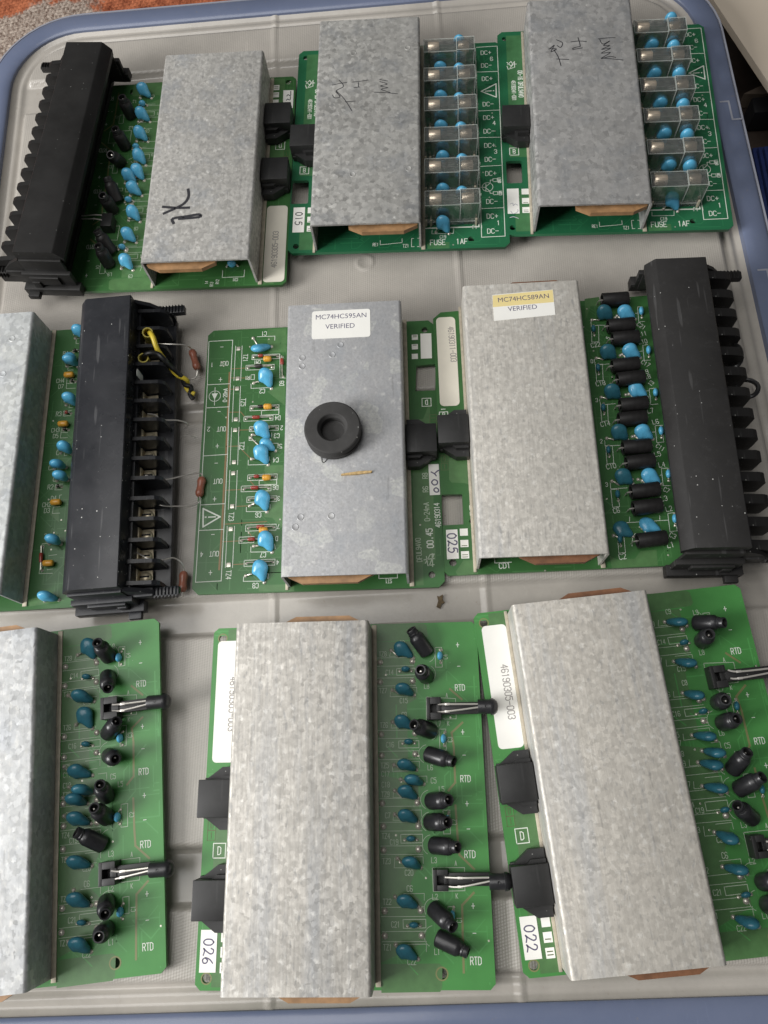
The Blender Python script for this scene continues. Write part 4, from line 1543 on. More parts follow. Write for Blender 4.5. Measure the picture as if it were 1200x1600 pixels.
def fuse_board(b, rot_num, hidden_first):
    body = outline(-37.2, 64.2, -60.6, 61.6, 2.2)
    cut = rrect(-35.4, -28.0, -32.0, -19.2, .8)[::-1]
    if b.k == 'B':
        cut = rrect(-36.9, -28.8, -33.0, -19.6, .8)[::-1]
    make_pcb(b, [body] + holes_of((-33.6, 57.0, 1.4), (-33.4, -56.8, 1.4), (46.9, -55.8, 1.5)) + [cut], PCB_B)
    pours(b, [[(-33, 59), (-24.5, 59), (-24.5, 10), (-33, 10)], [(-33.5, -7), (-24.5, -7), (-24.5, -17), (-33.5, -17)], [(-32, -36), (-24.5, -36), (-24.5, -59), (-32, -59)], [(27, -57), (37, -57), (37, -60.4), (27, -60.4)]], POUR_B)
    m = MB()
    A7 = [b7(*p) for p in ((685, 228), (912, 214))] + [b8(*p) for p in ((995, 993), (750, 1005))]
    m.line(A7, .32, .045, 0, True)
    for a, c in ((b7(695, 485), b7(925, 477)), (b7(713, 890), b7(938, 880)), (b7(720, 1167), b7(950, 1163)), (b8(733, 268), b8(968, 255)), (b8(747, 707), b8(983, 697))):
        m.line([a, c], .3, .045)
    for s, x, y, h in FB_TEXT:
        text(m, s, x, y, h, 0, z=.045, w=.3, ws=.78)
    # warning triangle
    tr = [b7(745, 685), b7(900, 607), b7(903, 746)]
    m.line(tr, .55, .045, 0, True)
    m.line([b7(790, 684), b7(850, 680)], .5, .045)
    m.line([b7(872, 679), b7(876, 679)], .6, .045)
    # transistor sign
    cx, cy = b8(812, 482)
    r = (b8(868, 482)[0] - cx)
    m.line([(cx + r * math.cos(R(a)), cy + r * math.sin(R(a))) for a in range(0, 360, 15)], .25, .045, 0, True)
    for q in (((745, 485), (795, 485)), ((795, 450), (795, 520)), ((795, 478), (840, 440), (840, 410), (865, 410)), ((795, 490), (835, 525), (840, 548), (865, 548))):
        m.line([b8(*p) for p in q], .3, .045)
    for q in ((868, 412), (872, 548)):
        x, y = b8(*q)
        m.line([(x, y - .8), (x + 2, y - .8), (x + 2, y + .9), (x, y + .9)], .28, .045, 0, True)
    text(m, 'LOAD', *b8(935, 412), 1.3, -90, z=.045, w=.3, ws=.6)
    text(m, 'COM', *b8(945, 545), 1.4, 90, z=.045, w=.3, ws=.6)
    text(m, 'F1', *b8(680, 898), 1.9, 0, z=.045)
    text(m, 'C19', *b8(347, 1000), 1.7, 0, z=.045)
    text(m, 'FUSE', *b8(293, 1058), 2.7, 0, z=.045, w=.33, ws=.72)
    text(m, '1AF', *b8(545, 1048), 2.7, 0, z=.045, w=.33, ws=.72)
    # fuse outlines
    for k in range(6):
        y = FY[k]
        m.line([(FX0 - 4.9, y - 6.9), (FX1 + 5.3, y - 6.9)], .6, .045)
        m.line([(FX1 + 5.3, y - 6.9), (FX1 + 5.3, y - 2.4)], .6, .045)
        m.line([(FX0 - 5.0, y - 6.9), (FX0 - 5.0, y - 2.4)], .6, .045)
        text(m, str(k + 1), FX1 + 6.6, y - 7.0, 1.5, 0, z=.045)
    q = [b8(*p) for p in ((235, 930), (232, 970), (455, 965), (460, 905), (430, 907))]
    m.line(q, .22, .045)
    # under the cover mouth
    text(m, 'RE1', 3.4, -57.2, 1.6, 0, z=.045)
    m.line([(5.5, -55), (5.5, -57.4), (15.5, -56.6), (15.5, -54.5)], .25, .045)
    text(m, 'TZ1', 17.2, -58.4, 1.7, 0, z=.045)
    m.line([(20.8, -54.5), (19.8, -54.5), (19.8, -59), (21, -59)], .25, .045)
    m.line([(22.6, -54.5), (23.4, -54.5), (23.4, -59), (22.4, -59)], .25, .045)
    # left margin
    text(m, rot_num, -26.8, 27.5, 2.1, -90, z=.045, w=.38, ws=.62)
    text(m, '46190341-001', -30.2, 23.5, 1.9, -90, z=.045, w=.3, ws=.6)
    for q in ([(-32.6, 40), (-31, 42), (-30, 40), (-31.5, 38)], [(-33, 41.5), (-31, 39), (-29.5, 41.5)], [(-29.8, 38), (-32.5, 37), (-33, 39)], [(-29.3, 42), (-29.3, 38)], [(-28.4, 40.2), (-30.4, 40.2)]):
        m.line(q, .35, .045)
    m.line([(-33.4, -15.8), (-29.2, -15.8), (-29.2, -11.6), (-33.4, -11.6)], .35, .045, 0, True)
    text(m, 'B', -31.3, -13.7, 2.4, 0, z=.045, w=.35)
    for k, y in enumerate((-37.0, -42.2, -47.3)):
        x = -27.0
        m.sheet([(x - 1.7, y - 1.6), (x + 1.7, y - 1.6), (x + 1.7, y + 1.6), (x - 1.7, y + 1.6)], .03, .06, 2)
        for j in range(k):
            m.line([(x - 1.0, y - 1.0 + j * .9), (x + 1.0, y - 1.0 + j * .9)], .3, .075, 1)
    m.build('silkscreen', [SILK, MARK, PAPER], b.pcb, 0)
    cover(b, dimples=((-7.2, 38), (18.5, 40), (-6, -33), (19, -31)) if b.k == 'B' else ())
    inner_board(b, -7.5, 22.8, PHENOL)
    connector(b, -1.6)
    tg = label(b, [(-35.4, -35.2), (-30.0, -35.2), (-30.0, -49.2), (-35.4, -49.2)], .05, PAPER, b.root, 'number_tag', .08)
    return tg


BASE_F = CLEAR_F = FCAP = FTUBE = None


def fuse(b, k):
    """clear fuse holder: base clips, glass tube with two metal caps, clear hinged cover"""
    global BASE_F, CLEAR_F, FCAP, FTUBE
    o = link('fuse_holder', None, b.root, Matrix.Translation(((FX0 + FX1) / 2, FY[k], 0)))
    hl = (FX1 - FX0) / 2
    if BASE_F is None:
        m = MB()
        m.box(-hl - 4.8, hl + 5.2, -5.5, 2.8, .1, 2.0, .2)
        for s in (-1, 1):
            m.box(s * hl - 1.5, s * hl + 1.5, -2.9, -2.3, 1.8, 10.5, .1, 1)
            m.box(s * hl - 1.5, s * hl + 1.5, 2.3, 2.9, 1.8, 10.5, .1, 1)
        for xx in (-hl - 4.2, -hl - 2.0, hl + 4.0):                 # pale moulded posts at the corners
            m.box(xx - .45, xx + .45, -6.2, -5.3, .1, 4.2, .1, 3)
        m.box(-hl - 1.9, -hl + 1.9, -2.2, 2.2, 2.0, 4.6, .2, 2)
        BASE_F = m.build('holder_base', [CLEAR, TIN, BODY_K, CREAM], o)
        m = MB()
        t, top = .5, 13.7
        # left low shell and right tall shell, open below
        for x0, x1, zt in ((-hl - 4.6, hl - 3.4, top - .6), (hl - 3.3, hl + 5.0, top)):
            m.box(x0, x1, -5.35, -5.35 + t, 2.1, zt)
            m.box(x0, x1, 2.6 - t, 2.6, 2.1, zt)
            m.box(x0, x0 + t, -5.35 + t, 2.6 - t, 2.1, zt)
            m.box(x1 - t, x1, -5.35 + t, 2.6 - t, 2.1, zt)
            m.box(x0 + t, x1 - t, -5.35 + t, 2.6 - t, zt - t, zt)
        m.box(hl + 4.9, hl + 6.2, -3.8, 2.4, 6, 9.5, .2)
        for x0, x1, zt in ((-hl - 4.6, hl - 3.4, top - .6), (hl - 3.3, hl + 5.0, top)):      # moulded edges; pale beads paint in the light a bevel would catch
            for yy in (-5.35, 2.6):
                m.tube([(x0, yy, zt), (x1, yy, zt)], .2, 5, m=1, smooth=0)
                for xx in (x0, x1):
                    m.tube([(xx, yy, 2.2), (xx, yy, zt)], .17, 5, m=1, smooth=0)
            for xx in (x0, x1):
                m.tube([(xx, -5.35, zt), (xx, 2.6, zt)], .18, 5, m=1, smooth=0)
            m.tube([(x0, -5.35, 2.2), (x1, -5.35, 2.2)], .3, 5, m=1, smooth=0)
        CLEAR_F = m.build('clear_cover', [CLEAR, CLEAR_EDGE], o, 0)
        m = MB()
        rot = Matrix.Rotation(R(90), 4, 'Y')
        m.lathe([(2.4, -2.7), (2.6, -2.4), (2.6, 2.4), (2.4, 2.7)], 20, Matrix.Translation((0, 0, 10.6)) @ rot)
        FCAP = m.build('fuse_end_cap', NICKEL, o, 40)
        FCAP.location.x = -hl * S
        m = MB()
        m.lathe([(2.15, -hl + 2), (2.15, hl - 2)], 18, Matrix.Translation((0, 0, 10.6)) @ rot)
        m.tube([(-hl, 0, 10.6), (hl, 0, 10.6)], .1, 5, m=1, smooth=0)
        FTUBE = m.build('fuse_tube', [GLASS, WIRE], o, 40)
        c2 = link('fuse_end_cap', FCAP.data, o)
        c2.location.x = hl * S
    else:
        link('holder_base', BASE_F.data, o)
        link('clear_cover', CLEAR_F.data, o)
        link('fuse_tube', FTUBE.data, o)
        for s in (-1, 1):
            link('fuse_end_cap', FCAP.data, o).location.x = s * hl * S
    return o


tg = fuse_board(Bb, '50-33 DFUL94V0', False)
hand(Bb, '015', -32.7, -41.4, 3.2, -90, .15, INK, tg)
tg = fuse_board(Cc, '00-16 DFUL94V0', False)
strokes(Cc, Z(770, 200, 8), [[(220, 950), (250, 940), (255, 970), (280, 950), (310, 965)], [(225, 1040), (250, 1070), (290, 1060), (315, 1040), (310, 1020)], [(215, 1120), (260, 1110), (320, 1130)]], .35, .15, INK_F, tg)
for b in (Bb, Cc):
    for k in range(6):
        fuse(b, k)
cB = [o for o in Bb.root.children if o.name.startswith('metal_cover')][0]
cC = [o for o in Cc.root.children if o.name.startswith('metal_cover')][0]
strokes(Bb, Z(480, 10, 4.325), [[(490, 495), (520, 500), (545, 505)], [(490, 508), (540, 525), (495, 538), (545, 550), (500, 560), (560, 582)], [(455, 580), (530, 583), (610, 591)], [(305, 512), (360, 506), (412, 498)], [(345, 515), (347, 545)], [(318, 549), (356, 545)],
                                [(168, 532), (215, 522), (268, 514)], [(215, 498), (245, 540), (195, 572), (222, 610), (185, 618), (172, 600)], [(195, 572), (250, 625), (302, 706)], [(258, 645), (325, 640)]], .38, H, INK, cB)
strokes(Cc, Z(810, 0, 4.21), [[(525, 256), (580, 250), (636, 248)], [(535, 260), (555, 290), (600, 270), (560, 300), (600, 300), (548, 325), (605, 318), (545, 350), (605, 345), (545, 385), (600, 372), (640, 378)], [(545, 382), (620, 388), (688, 395)],
                              [(345, 276), (400, 270), (447, 274)], [(392, 248), (402, 280), (407, 305)], [(407, 305), (365, 315), (360, 325), (420, 315)], [(250, 262), (290, 282), (278, 312), (255, 300)], [(205, 322), (235, 298), (215, 340), (250, 322), (200, 322)], [(235, 330), (262, 375), (280, 432)], [(252, 388), (332, 392)]], .42, H, INK, cC)
for (x, y, x2, y2) in ((318, 435, 370, 500), (322, 735, 375, 800), (325, 1045, 378, 1115)):
    cap(Bb, Z7(x, y), None, BLUE, Rr=3.2, var=1, at=6.3)
for (x, y, x2, y2) in ((345, 160, 395, 235), (345, 500, 395, 570), (345, 845, 412, 962)):
    cap(Bb, Z8(x, y), Z8(x2, y2), BLUE, Rr=3.1, var=1, at=6.3 if y < 800 else None)
for (x, y) in ((515, 155), (515, 448), (515, 755), (535, 1060)):
    cap(Bb, Z7(x, y), None, BLUE, Rr=2.9, var=2, face=(1, 0, 0), at=6.0)
for (x, y) in ((545, 190), (545, 528)):
    cap(Bb, Z8(x, y), None, BLUE, Rr=2.9, var=2, face=(1, 0, 0), at=6.0)
ZC1, ZC2 = Z(990, 10, 7.06), Z(990, 190, 7.06)
for z, q in ((ZC1, ((205, 420, 262, 470), (235, 740, 300, 790), (300, 1060, 345, 1130))), (ZC2, ((345, 130, 400, 205), (395, 480, 450, 555), (425, 850, 488, 985)))):
    for x, y, x2, y2 in q:
        cap(Cc, z(x, y), z(x2, y2), BLUE, Rr=3.1, var=1, at=6.3 if y != 850 else None)
for z, q in ((ZC1, ((410, 130), (440, 435), (500, 735), (545, 1080))), (ZC2, ((590, 140), (620, 480)))):
    for x, y in q:
        cap(Cc, z(x, y), None, BLUE, Rr=3.0, var=2, face=(1, 0, 0), at=6.2)

# ---------------------------------------------------------------- E: ring on the cover
ZE1, ZE2, ZE3, ZE4 = Z(290, 500, 7.059), Z(290, 700, 6.957), Z(640, 470, 5.52), Z(640, 700, 6.667)
e1 = lambda x, y: E.xy(ZE1(x, y))
e2 = lambda x, y: E.xy(ZE2(x, y))
e3 = lambda x, y: E.xy(ZE3(x, y))
e4 = lambda x, y: E.xy(ZE4(x, y))
cut = [e3(58, 560), e3(222, 545), e3(222, 772), e3(50, 778)]
make_pcb(E, [outline(-63.6, 38.2, -61.4, 60.2, 2.4)] + holes_of((34, 55.5, 1.4), (33.2, -56.2, 1.4)) + [cut], PCB)
pours(E, [[e1(905, 100), e1(1110, 90), e1(1110, 355), e1(930, 360), e1(905, 330)], [e1(1100, 700), e1(900, 790), e1(1090, 940)], [e2(860, 190), e2(1060, 185), e2(1060, 870), (e2(1000, 830)), e2(950, 760), e2(855, 750)], [e2(795, 1490), e2(1180, 1480), e2(1180, 1558), e2(795, 1560)],
          [(26.8, -8), (35, -8), (35, -50), (29.8, -52), (29.8, -60.4), (26.8, -60.4)], [(26.8, 12), (32, 12), (35, 20), (35, 8), (26.8, 8)]], POUR)
m = MB()
m.line([e1(485, 580), e1(470, 960), e1(445, 1490), e2(415, 470), e2(395, 890), e2(365, 1320)], .8, .03)
for q in ([e1(500, 540), e1(665, 530)], [e1(500, 640), e1(720, 640)], [e1(470, 765), e1(560, 762)], [e1(480, 1018), e1(610, 1015), e1(650, 1065)], [e1(450, 1395), e1(590, 1390)], [e1(590, 1215), e1(700, 1212)], [e1(620, 1430), e1(720, 1530)],
          [e2(430, 460), e2(605, 452)], [e2(545, 635), e2(680, 630)], [e2(430, 828), e2(880, 800)], [e2(395, 1020), e2(585, 1010)], [e2(510, 1268), e2(640, 1260)], [e2(700, 355), e2(745, 410)], [e2(680, 905), e2(720, 965)]):
    m.line(q, .35, .03)
m.build('copper_trace', TRACE_E, E.pcb, 0)
m = MB()
rc = [e1(258, 237), e1(520, 222), e1(475, 1040), e1(463, 1490), e2(430, 620), e2(387, 1445), e2(108, 1460), e2(160, 620), e1(195, 1500), e1(240, 715)]
m.line(rc, .3, .045, 0, True)
for a, c in ((e1(240, 715), e1(492, 703)), (e1(226, 970), e1(482, 958)), (e1(195, 1500), e1(462, 1482)), (e2(160, 620), e2(428, 605)), (e2(142, 897), e2(412, 885))):
    m.line([a, c], .28, .045)
for q in ([e1(552, 288), e1(533, 670)], [e1(624, 285), e1(608, 672)], [e1(532, 728), e1(515, 1125)], [e1(606, 728), e1(590, 1125)], [e1(508, 1188), e2(483, 183)], [e1(588, 1183), e2(566, 183)], [e2(482, 243), e2(465, 667)], [e2(562, 243), e2(546, 667)], [e2(453, 850), e2(432, 1300)], [e2(532, 850), e2(510, 1300)]):
    m.line(q, .24, .045)
boxes = [[e1(*p) for p in q] for q in (((735, 385), (1035, 375), (1035, 425), (732, 437)), ((667, 500), (978, 490), (976, 543), (665, 553)), ((712, 947), (1030, 935), (1028, 990), (710, 1002)), ((645, 1064), (965, 1052), (963, 1105), (643, 1118)), ((705, 1178), (1025, 1162), (1023, 1215), (703, 1230)), ((838, 1000), (1030, 992), (1028, 1042), (836, 1050)), ((722, 605), (760, 603), (758, 655), (720, 657)))] + \
        [[e2(*p) for p in q] for q in (((676, 293), (996, 282), (994, 342), (674, 354)), ((606, 415), (930, 405), (928, 465), (604, 477)), ((668, 533), (992, 520), (990, 580), (665, 592)), ((655, 838), (985, 828), (983, 892), (652, 905)), ((582, 970), (745, 963), (743, 1028), (580, 1036)), ((638, 1222), (972, 1208), (970, 1272), (635, 1287)), ((800, 355), (990, 345), (990, 395), (800, 402)))]
for q in boxes:
    m.line(q, .24, .045, 0, True)
for q in ([e1(790, 185), e1(985, 178), e1(983, 225)], [e1(722, 705), e1(722, 755), e1(940, 745)], [e1(700, 1285), e1(700, 1330), e1(770, 1328)], [e1(950, 1245), e1(950, 1292)], [e1(940, 1362), e1(1020, 1360), e1(1018, 1410)], [e2(682, 130), e2(680, 185), e2(880, 180)], [e2(910, 95), e2(915, 135)],
          [e2(662, 645), e2(660, 692), e2(880, 690)], [e2(920, 610), e2(918, 658)], [e2(710, 1075), e2(708, 1132), e2(920, 1128)], [e2(965, 1045), e2(975, 1095)], [e2(630, 1400), e2(628, 1450), e2(840, 1447)], [e2(880, 1365), e2(900, 1370), e2(895, 1420)], [e1(1040, 375), e1(1040, 640), e1(1100, 640)]):
    m.line(q, .24, .045)
for s, x, y, h, r in (('C1', 865, 150, 2.0, 180), ('OUT', 425, 480, 2.1, 180), ('1', 290, 495, 2.0, 180), ('-', 400, 298, 2.6, 180), ('+', 385, 657, 2.8, 180), ('TZ1', 660, 418, 2.0, -90), ('C2', 845, 785, 2.0, 180), ('R1', 680, 640, 1.7, 180), ('D9', 1060, 698, 1.9, 90), ('TZ5', 637, 908, 2.0, -90), ('0-20mA', 437, 830, 1.7, 90),
                      ('D4', 1015, 1080, 2.0, 180), ('OUT', 395, 1203, 2.1, 180), ('2', 255, 1205, 2.0, 180), ('-', 370, 1010, 2.6, 180), ('+', 350, 1390, 2.8, 180), ('TZ2', 620, 1388, 2.0, -90), ('C3', 1005, 1277, 2.0, 180), ('5', 1050, 1392, 1.9, 180), ('2', 1060, 1190, 1.9, 180), ('CM1', 790, 465, 1.6, 180)):
    text(m, s, *e1(x, y), h, r, z=.045, w=.26, ws=.7)
for s, x, y, h, r in (('C4', 980, 130, 2.0, 180), ('-', 333, 165, 2.6, 180), ('OUT', 350, 362, 2.1, 180), ('+', 315, 555, 2.8, 180), ('TZ3', 497, 747, 2.0, -90), ('D6', 978, 430, 1.9, 180), ('C6', 790, 728, 2.0, 180), ('TZ4', 467, 1378, 2.0, -90), ('-', 297, 940, 2.6, 180), ('OUT', 310, 1150, 2.1, 180), ('4', 175, 1157, 2.0, 180),
                      ('+', 270, 1355, 2.8, 180), ('C7', 842, 1160, 2.0, 180), ('C8', 760, 1496, 2.0, 180), ('3', 1012, 548, 1.8, 180), ('7', 1008, 855, 1.8, 180), ('D', 990, 985, 1.9, 180), ('4', 1000, 1243, 1.8, 180)):
    text(m, s, *e2(x, y), h, r, z=.045, w=.26, ws=.7)
m.line([e2(375, 748), e2(192, 660), e2(190, 858)], .62, .045, 0, True)
m.line([e2(325, 748), e2(250, 752)], .55, .045)
m.line([e2(222, 752), e2(214, 752)], .6, .045)
cx, cy = e1(322, 840)
m.line([(cx + 2.55 * math.cos(R(a)), cy + 2.55 * math.sin(R(a))) for a in range(0, 360, 15)], .22, .045, 0, True)
m.line([e1(326, 745), e1(318, 940)], .25, .045)
q = [e1(288, 812), e1(356, 808), e1(320, 880)]
m.add([(p[0], p[1], .055) for p in q[::-1]], [(0, 1, 2)])
# right margin
text(m, 'DFUL94V0', *e4(95, 1062), 2.0, 92, z=.045, w=.3, ws=.68, m=1)
text(m, '00.45', *e4(210, 940), 2.5, 92, z=.045, w=.42, ws=.72)
text(m, '0-24mA', *e4(178, 665), 2.1, 92, z=.045, w=.3, ws=.7, m=1)
text(m, 'R6', *e4(165, 430), 2.1, 92, z=.045, w=.3, ws=.7, m=1)
text(m, 'R8', *e4(160, 290), 2.1, 92, z=.045, w=.3, ws=.7, m=1)
text(m, '46190314', *e4(290, 700), 2.1, 92, z=.045, w=.32, ws=.68)
for q in ([(150, 1165), (255, 1150)], [(175, 1130), (190, 1225), (255, 1215)], [(165, 1200), (215, 1110), (255, 1105), (205, 1225)], [(235, 1100), (240, 1235)]):
    m.line([e4(*p) for p in q], .4, .045, 1)
for k, y in enumerate((480, 397, 315)):
    cx, cy = e3(45, y)
    m.sheet([(cx - 1.35, cy - 1.3), (cx + 1.35, cy - 1.3), (cx + 1.35, cy + 1.3), (cx - 1.35, cy + 1.3)], .03, .06, 2)
    for j in range(k):
        m.line([(cx - .8, cy + .8 - j * .6), (cx + .8, cy + .8 - j * .6)], .3, .075, 3)
m.line([e3(107, 842), e3(183, 840), e3(186, 908), e3(108, 911)], .32, .045, 0, True)
text(m, 'D', *e3(146, 876), 2.2, 180, z=.045, w=.35)
for y, s in ((1010, '1'), (1065, 'D')):
    cx, cy = e3(203, y)
    m.line([(cx - 1.4, cy - 1.5), (cx + 1.4, cy - 1.5), (cx + 1.4, cy + 1.5), (cx - 1.4, cy + 1.5)], .2, .045, 3, True)
    text(m, s, cx, cy, 1.8, 90, z=.045, m=3)
text(m, 'ST1', *E.xy((607, 908)), 1.6, 180, z=.045)
m.line([E.xy(p) for p in ((592, 897), (592, 904), (621, 903), (621, 896))], .25, .045)
m.build('silkscreen', [SILK, SILK_DIM, PAPER, MARK], E.pcb, 0)
cE = cover(E, dimples=((-17.6, 34), (-5, 34.8), (-17.6, 30), (-1.6, 39.3), (-17, -36), (-5, -36), (-19, -40)))
inner_board(E, -22.3, 11, PHENOL, y1=L / 2 + .8)
connector(E, -.8, 1)
t = label(E, [e3(93, 284), e3(187, 281), e3(193, 497), e3(97, 500)], .05, PAPER, E.root, 'number_tag', .08)
t = label(E, [e4(195, 172), e4(303, 168), e4(319, 488), e4(210, 493)], .05, PAPER, E.root, 'number_tag', .08)
t['label'] = 'white tag with handwritten Y00'
strokes(E, ZE4, [[(225, 250), (258, 268), (278, 290)], [(258, 268), (290, 240), (310, 232)], [(232, 350), (255, 330), (288, 345), (285, 375), (255, 385), (232, 365), (232, 350)], [(255, 430), (275, 415), (300, 432), (297, 455), (272, 458), (255, 442), (255, 430)]], .5, .15, INK_V, t)
for z, q in ((ZE1, (((800, 310), (945, 290), (745, 200)), ((862, 565), (945, 752), (752, 695)), ((820, 1170), (925, 1320), (735, 1265)), ((825, 1325), (990, 1440), (720, 1300)))),
             (ZE2, (((810, 30), (895, 180), (718, 118)), ((822, 505), (882, 692), (698, 628)), ((858, 965), (938, 1132), (742, 1065)), ((795, 1255), (855, 1460), (655, 1388))))):
    for bd, tl, ld in q:
        cap(E, z(*bd), z(*tl), BLUE, Rr=3.2 if bd[1] != 1325 else 2.6, lead=z(*ld), var=int(bd[1]) % 3, tl=1.0)


def axial(b, a, c, mat, r=.9, frac=.34, off=.5, name='diode', z=1.2):
    """small part lying on its two leads"""
    P, Q = b.p(a, 0), b.p(c, 0)
    d = Q - P
    ln = d.length
    root_m = Matrix.Translation(P) @ Matrix.Rotation(math.atan2(d.y, d.x), 4, 'Z')
    rot = Matrix.Rotation(R(90), 4, 'Y')
    m = MB()
    h = ln * frac / 2
    m.lathe([(0, -h), (r * .8, -h), (r, -h * .7), (r, h * .7), (r * .8, h), (0, h)], 14, Matrix.Translation((ln * off, 0, z)) @ rot)
    o = m.build(name, mat, b.root, 50)
    o.matrix_basis = Matrix.Translation(root_m.translation * S) @ root_m.to_3x3().to_4x4()
    m = MB()
    m.tube([(0, 0, .05), (.1, 0, z * .9), (.8, 0, z), (ln - .8, 0, z), (ln - .1, 0, z * .9), (ln, 0, .05)], .27, 6, smooth=2)
    for x in (0, ln):
        m.lathe([(.7, 0), (.5, .25), (0, .5)], 9, Matrix.Translation((x, 0, .03)))
    m.build('wire_lead', TIN, o)
    return o


axial(E, ZE1(755, 410), ZE1(1015, 402), REDGL, .8, .2, .3)
axial(E, ZE1(690, 528), ZE1(955, 518), BODY_K, .9, .3, .45)
axial(E, ZE1(735, 972), ZE1(1005, 962), BODY_K, .8, .2, .35)
axial(E, ZE1(670, 1090), ZE1(940, 1080), REDGL, .8, .3, .42)
axial(E, ZE1(728, 1205), ZE1(1000, 1190), PAPER_W, .8, .3, .6, 'resistor')
axial(E, ZE2(702, 322), ZE2(970, 312), REDGL, .8, .2, .28)
axial(E, ZE2(635, 447), ZE2(905, 436), REDGL, .85, .3, .45)
axial(E, ZE2(695, 562), ZE2(965, 552), BODY_K, .85, .3, .45)
axial(E, ZE2(685, 872), ZE2(955, 860), REDGL, .85, .3, .5)
axial(E, ZE2(610, 1005), ZE2(860, 995), REDGL, .85, .3, .45)
axial(E, ZE2(665, 1255), ZE2(945, 1240), BODY_K, .85, .3, .45)
axial(E, ZE1(1065, 410), ZE1(1072, 625), REDGL, .8, .3, .3)
for z, p in ((ZE1, (902, 428)), (ZE1, (905, 955)), (ZE2, (880, 320)), (ZE2, (845, 893))):
    q = E.p(z(*p), 2.0)
    m = MB()
    m.lathe([(0, -1.75), (.8, -1.7), (1.25, -1.3), (1.35, 0), (1.25, 1.3), (.8, 1.7), (0, 1.75)], 14, Matrix.Rotation(R(90), 4, 'Y'))
    m.lathe([(1.37, -1.1), (1.37, -.55)], 14, Matrix.Rotation(R(90), 4, 'Y'))
    o = m.build('bead_capacitor', AMBER, E.root, 50)
    o.location = q * S
sq = [ZE1(585, 318), ZE1(575, 648), ZE1(570, 758), ZE1(555, 1098), ZE1(548, 1215), ZE2(528, 155), ZE2(520, 275), ZE2(508, 635), ZE2(492, 882), ZE2(470, 1272)]
tp = None
for p in sq:
    x, y = E.xy(p)
    if tp is None:
        m = MB()
        m.box(-.85, .85, -.9, .9, .03, .3, .08)
        tp = m.build('square_pad', TIN, E.pcb)
        o = tp
    else:
        o = link('square_pad', tp.data, E.pcb)
    o.location = (x * S, y * S, 0)
# printed sticker on the cover
ZL = Z(290, 440, 2.79)
pts = [E.xy(ZL(*p), H) for p in ((552, 131), (803, 128), (806, 240), (550, 244))]
x0, x1 = min(p[0] for p in pts), max(p[0] for p in pts)
y0, y1 = min(p[1] for p in pts), max(p[1] for p in pts)
st = label(E, rrect(x0, x1, y0, y1, 1.1), H + .02, PAPER, cE)
st['label'] = 'white label reading MC74HC595AN VERIFIED'
printed('label_text', 'MC74HC595AN', 3.2, INK_V, cE, (x0 + x1) / 2, y1 - 3.1, H + .16)
printed('label_text', 'VERIFIED', 3.2, INK_V, cE, (x0 + x1) / 2 - .4, y1 - 7.9, H + .16)

# rubber ring and splinter resting on E's cover
zc = E.z + H
c = U((519, 667), zc + 7)
m = MB()
m.lathe([(10.2, .05), (11.2, .6), (11.3, 2.2), (10.5, 2.6), (10.5, 3.3), (11.3, 3.7), (11.3, 6.0), (11.15, 6.6), (10.7, 6.95), (10.4, 7.0), (6.1, 7.0), (5.8, 6.8), (4.9, 5.3), (4.7, 2.6), (4.3, 2.3), (0, 2.2)], 48)
o = m.build('rubber_ring', RUBBER, None, 24)
o.location = (c.x * S, c.y * S, (zc + .02) * S)
o.rotation_euler = (0, 0, R(20))
tag(o, 'black rubber foot ring standing on a grey metal cover', 'rubber foot')
m = MB()
a, bq = U((533, 742), zc + .3), U((580, 737), zc + .3)
dv = bq - a
m.prism([(0, -.3), (dv.length * .5, -.65), (dv.length, -.55), (dv.length + .4, .2), (dv.length * .6, .55), (.2, .25)], 0, .9)
o = m.build('wood_splinter', WOOD, None, 0)
o.location = (a.x * S, a.y * S, (zc + .03) * S)
o.rotation_euler = (0, 0, math.atan2(dv.y, dv.x))
tag(o, 'thin tan splinter lying on the grey cover below the rubber ring', 'splinter')
m = MB()
m.tube([U(p, zc + .2) for p in ((502, 711), (503, 720), (505, 723), (509, 720), (513, 714))], .13, 5)
tag(m.build('thread_loop', INK, None), 'tiny loop of dark thread beside the rubber ring', 'thread')

# ---------------------------------------------------------------- F: sleeves and discs beside the terminal block
ZF1, ZF2, ZF3 = Z(900, 440, 6.667), Z(920, 660, 6.667), Z(640, 400, 2.143)
f1 = lambda x, y: Ff.xy(ZF1(x, y))
f2 = lambda x, y: Ff.xy(ZF2(x, y))
g3 = lambda x, y: Ff.xy(ZE3(x, y))
g4 = lambda x, y: Ff.xy(ZE4(x, y))
cut = [g4(332, 486), g4(548, 478), g4(562, 795), g4(340, 806)]
make_pcb(Ff, [[(-35.4, -61.6), (62.5, -60.6), (64.2, -59), (64.2, 60), (62.5, 62), (-33.4, 58.6), (-36.9, 55.5), (-36.9, -60)]] + holes_of((-33.4, -56.4, 1.5), (-25.2, -22.2, 1.0), (-25, -39.5, 1.0)) + [cut], PCB)
pours(Ff, [[g4(410, 105), g4(640, 100), g4(650, 390), g4(570, 365), g4(440, 360), g4(412, 330)], [g4(560, 1170), g4(700, 1165), g4(712, 1310), g4(500, 1330), g4(480, 1290)], [f2(215, 1390), f2(300, 1430), f2(480, 1420), f2(540, 1340), f2(705, 1325), f2(720, 1490), f2(240, 1520)],
           [f1(90, 180), f1(240, 160), f1(255, 250), f1(150, 260), f1(100, 400)]], POUR)
m = MB()
